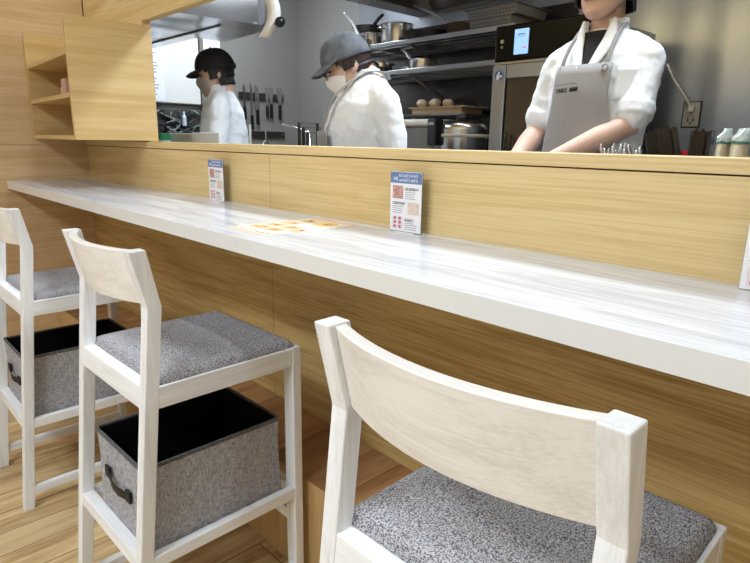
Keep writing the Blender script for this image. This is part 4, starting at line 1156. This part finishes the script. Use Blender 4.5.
# --- cook in the middle: bent head, faded cap, glasses, white mask, grey apron
S2 = dict(torso=[(.86, .03, .165, .130), (1.00, .01, .168, .145), (1.12, -.02, .172, .158), (1.24, -.025, .178, .155), (1.33, -.018, .176, .130), (1.385, -.010, .145, .098), (1.42, -.012, .098, .074), (1.445, -.016, .070, .064)],
          neck=(0, -.01, 1.425), head=(0, -.085, 1.478), hrot=(.44, 0, 0), hs=.86, sleeve=.72,
          armR=((-.165, .03, 1.335), (-.205, .05, 1.09), (-.10, -.21, 1.04), ((.3, -.9, -.3), (0, -.2, 1), (1, .3, 0))),
          armL=((.165, .035, 1.335), (.190, .085, 1.11), (.11, -.17, 1.06), ((-.3, -.9, -.3), (0, -.2, 1), (-1, .3, 0))))
p2, H2 = person('person in white jacket with faded grey cap, glasses and white mask, head bent down', (1.715, .50, 0), -.64, S2)
face_bits(p2, H2); cap_on(p2, H2, M_capg, z0=.030, brim=.064); hair_on(p2, H2, M_hairbr, side=-.02, back=-.045); mask_on(p2, H2, M_maskw); collar(p2, S2)
gl = None
for s in (-1, 1):
    bm = B(); tube(bm, [H2 @ Vector((s*.030+.021*math.cos(a), -.112-.0*math.cos(a), -.004+.016*math.sin(a))) for a in [2*PI*k/20 for k in range(21)]], .0014, 6); obj('glasses_rim', bm, M_dark, p2)
    bm = B(); tube(bm, [H2 @ Vector((s*.051, -.112, -.002)), H2 @ Vector((s*.072, -.06, .0)), H2 @ Vector((s*.078, .01, .004))], .0014, 6); obj('glasses_arm', bm, M_pot, p2)
bm = B(); tube(bm, [H2 @ Vector((-.009, -.113, .0)), H2 @ Vector((.009, -.113, .0))], .0014, 6); obj('glasses_bridge', bm, M_dark, p2)
apron(p2, S2, .66, 1.235, .172, .125, .018)
T2 = S2['torso']
for s in (-1, 1):
    def fr(x, z, off): yc, rx, ry = prof(T2, z); return Vector((x, yc-(ry+off)*math.sqrt(max(0, 1-(x/(rx+off))**2)), z))
    ribbon(p2, 'apron_strap', [fr(s*.085, 1.228, .024), fr(s*.09, 1.30, .028), fr(s*.088, 1.36, .034), Vector((s*.078, -.03, 1.445)), Vector((s*.05, .045, 1.45)), Vector((0, .068, 1.435))], .022, M_apron, (1, .3, 0))

# --- cook at the left: black cap, grey mask
S1_ = dict(torso=[(.88, .02, .160, .120), (1.02, .01, .158, .122), (1.12, 0, .165, .126), (1.24, -.004, .176, .124), (1.34, -.004, .174, .110), (1.39, -.004, .140, .088), (1.425, -.006, .094, .070), (1.45, -.008, .066, .060)],
          neck=(0, .0, 1.43), head=(0, -.030, 1.536), hrot=(.22, 0, 0), hs=.92, sleeve=.75,
          armR=((-.172, -.004, 1.355), (-.21, -.02, 1.13), (-.09, -.26, 1.04), ((.3, -.9, -.3), (0, -.2, 1), (1, .3, 0))),
          armL=((.172, -.004, 1.355), (.20, -.02, 1.13), (.10, -.26, 1.04), ((-.3, -.9, -.3), (0, -.2, 1), (-1, .3, 0))))
p1, H1 = person('person in white jacket with black cap and grey mask, seen in profile', (.520, .545, 0), -.60, S1_)
face_bits(p1, H1); cap_on(p1, H1, M_capb, z0=.026, brim=.062); hair_on(p1, H1, M_hair, side=-.035, back=-.075); mask_on(p1, H1, M_maskg); collar(p1, S1_, h=.046)


# ------------------------------------------------------------------ lamps
def downlight(x, y, power, rad=.05, angle=110, blend=.6, col=(1, .95, .88), label='', z=CZ):
    t = thing('downlight', label, 'ceiling light', (x, y, z), group='round ceiling downlights')
    bm = B(); lathe(bm, [(.062, 0), (.062, -.006), (.05, -.008), (.047, -.001), (.047, 0)], 24); obj('trim_ring', bm, M_white, t)
    bm = B(); lathe(bm, [(.0, -.001), (.046, -.001)], 24); obj('lens', bm, emis('lamp_lens', (255, 240, 220), 6), t)
    L = bpy.data.lights.new('downlight_lamp', 'SPOT'); L.energy = power; L.shadow_soft_size = rad; L.spot_size = math.radians(angle); L.spot_blend = blend; L.color = col
    o = bpy.data.objects.new('downlight_lamp', L); C.objects.link(o); o.parent = t; o.location = (0, 0, -.02)
    return t
def panel_light(x, y, sx, sy, power, col, label, z=CZ):
    t = thing('ceiling_panel_light', label, 'ceiling light', (x, y, z))
    bx('housing', M_white, -sx/2-.02, sx/2+.02, -sy/2-.02, sy/2+.02, -.03, 0, t)
    bx('diffuser', emis('diffuser', (255, 250, 244), 2.5), -sx/2, sx/2, -sy/2, sy/2, -.034, -.031, t)
    L = bpy.data.lights.new('panel_lamp', 'AREA'); L.shape = 'RECTANGLE'; L.size = sx; L.size_y = sy; L.energy = power; L.color = col
    o = bpy.data.objects.new('panel_lamp', L); C.objects.link(o); o.parent = t; o.location = (0, 0, -.04)
#LAMPS
for i, x in enumerate((.55, 1.75, 2.95, 4.15)):
    downlight(x, -.21, 23.5, col=(.74, .875, 1), label='round white downlight above the counter, %s' % ('over the shelf end', 'over the flat menu sheet', 'over the nearest chair', 'beyond the nearest chair')[i])
for i, x in enumerate((.9, 2.6, 4.3)):
    downlight(x, -1.75, 36, rad=.08, col=(.74, .875, 1), label='round white downlight above the aisle, %s' % ('at the left wall side', 'in the middle', 'at the right wall side')[i])
panel_light(2.6, -2.3, 1.6, .5, 66, (.74, .87, 1), 'long white ceiling panel light behind the guests\' chairs')
panel_light(2.4, .9, 1.2, .3, 60, (.76, .885, 1), 'white ceiling panel light above the cook in the grey apron')
panel_light(.3, 1.0, 1.2, .3, 46, (.78, .89, 1), 'white ceiling panel light above the knife rack side')

# ------------------------------------------------------------------ camera
cam = bpy.data.cameras.new('camera'); co = bpy.data.objects.new('camera', cam); C.objects.link(co)
F_, p_, yw, ro = 577.3838, .2374, .8067, .0165
f = Vector((-math.sin(yw)*math.cos(p_), math.cos(yw)*math.cos(p_), -math.sin(p_)))
r = Vector((math.cos(yw), math.sin(yw), 0)); u = r.cross(f)
r2 = r*math.cos(ro)+u*math.sin(ro); u2 = -r*math.sin(ro)+u*math.cos(ro)
co.matrix_world = Matrix(((r2.x, u2.x, -f.x, 3.4084), (r2.y, u2.y, -f.y, -1.0824), (r2.z, u2.z, -f.z, 1.2), (0, 0, 0, 1)))
cam.sensor_width = 36; cam.lens = F_/750*36; cam.clip_start = .01
SC.camera = co
w = bpy.data.worlds.new('world'); SC.world = w; w.use_nodes = True
w.node_tree.nodes['Background'].inputs[0].default_value = (.9, .92, 1, 1); w.node_tree.nodes['Background'].inputs[1].default_value = .3
SC.view_settings.view_transform = 'Standard'; SC.view_settings.look = 'None'; SC.view_settings.gamma = 1; SC.view_settings.exposure = -.2
SC.view_settings.use_curve_mapping = False
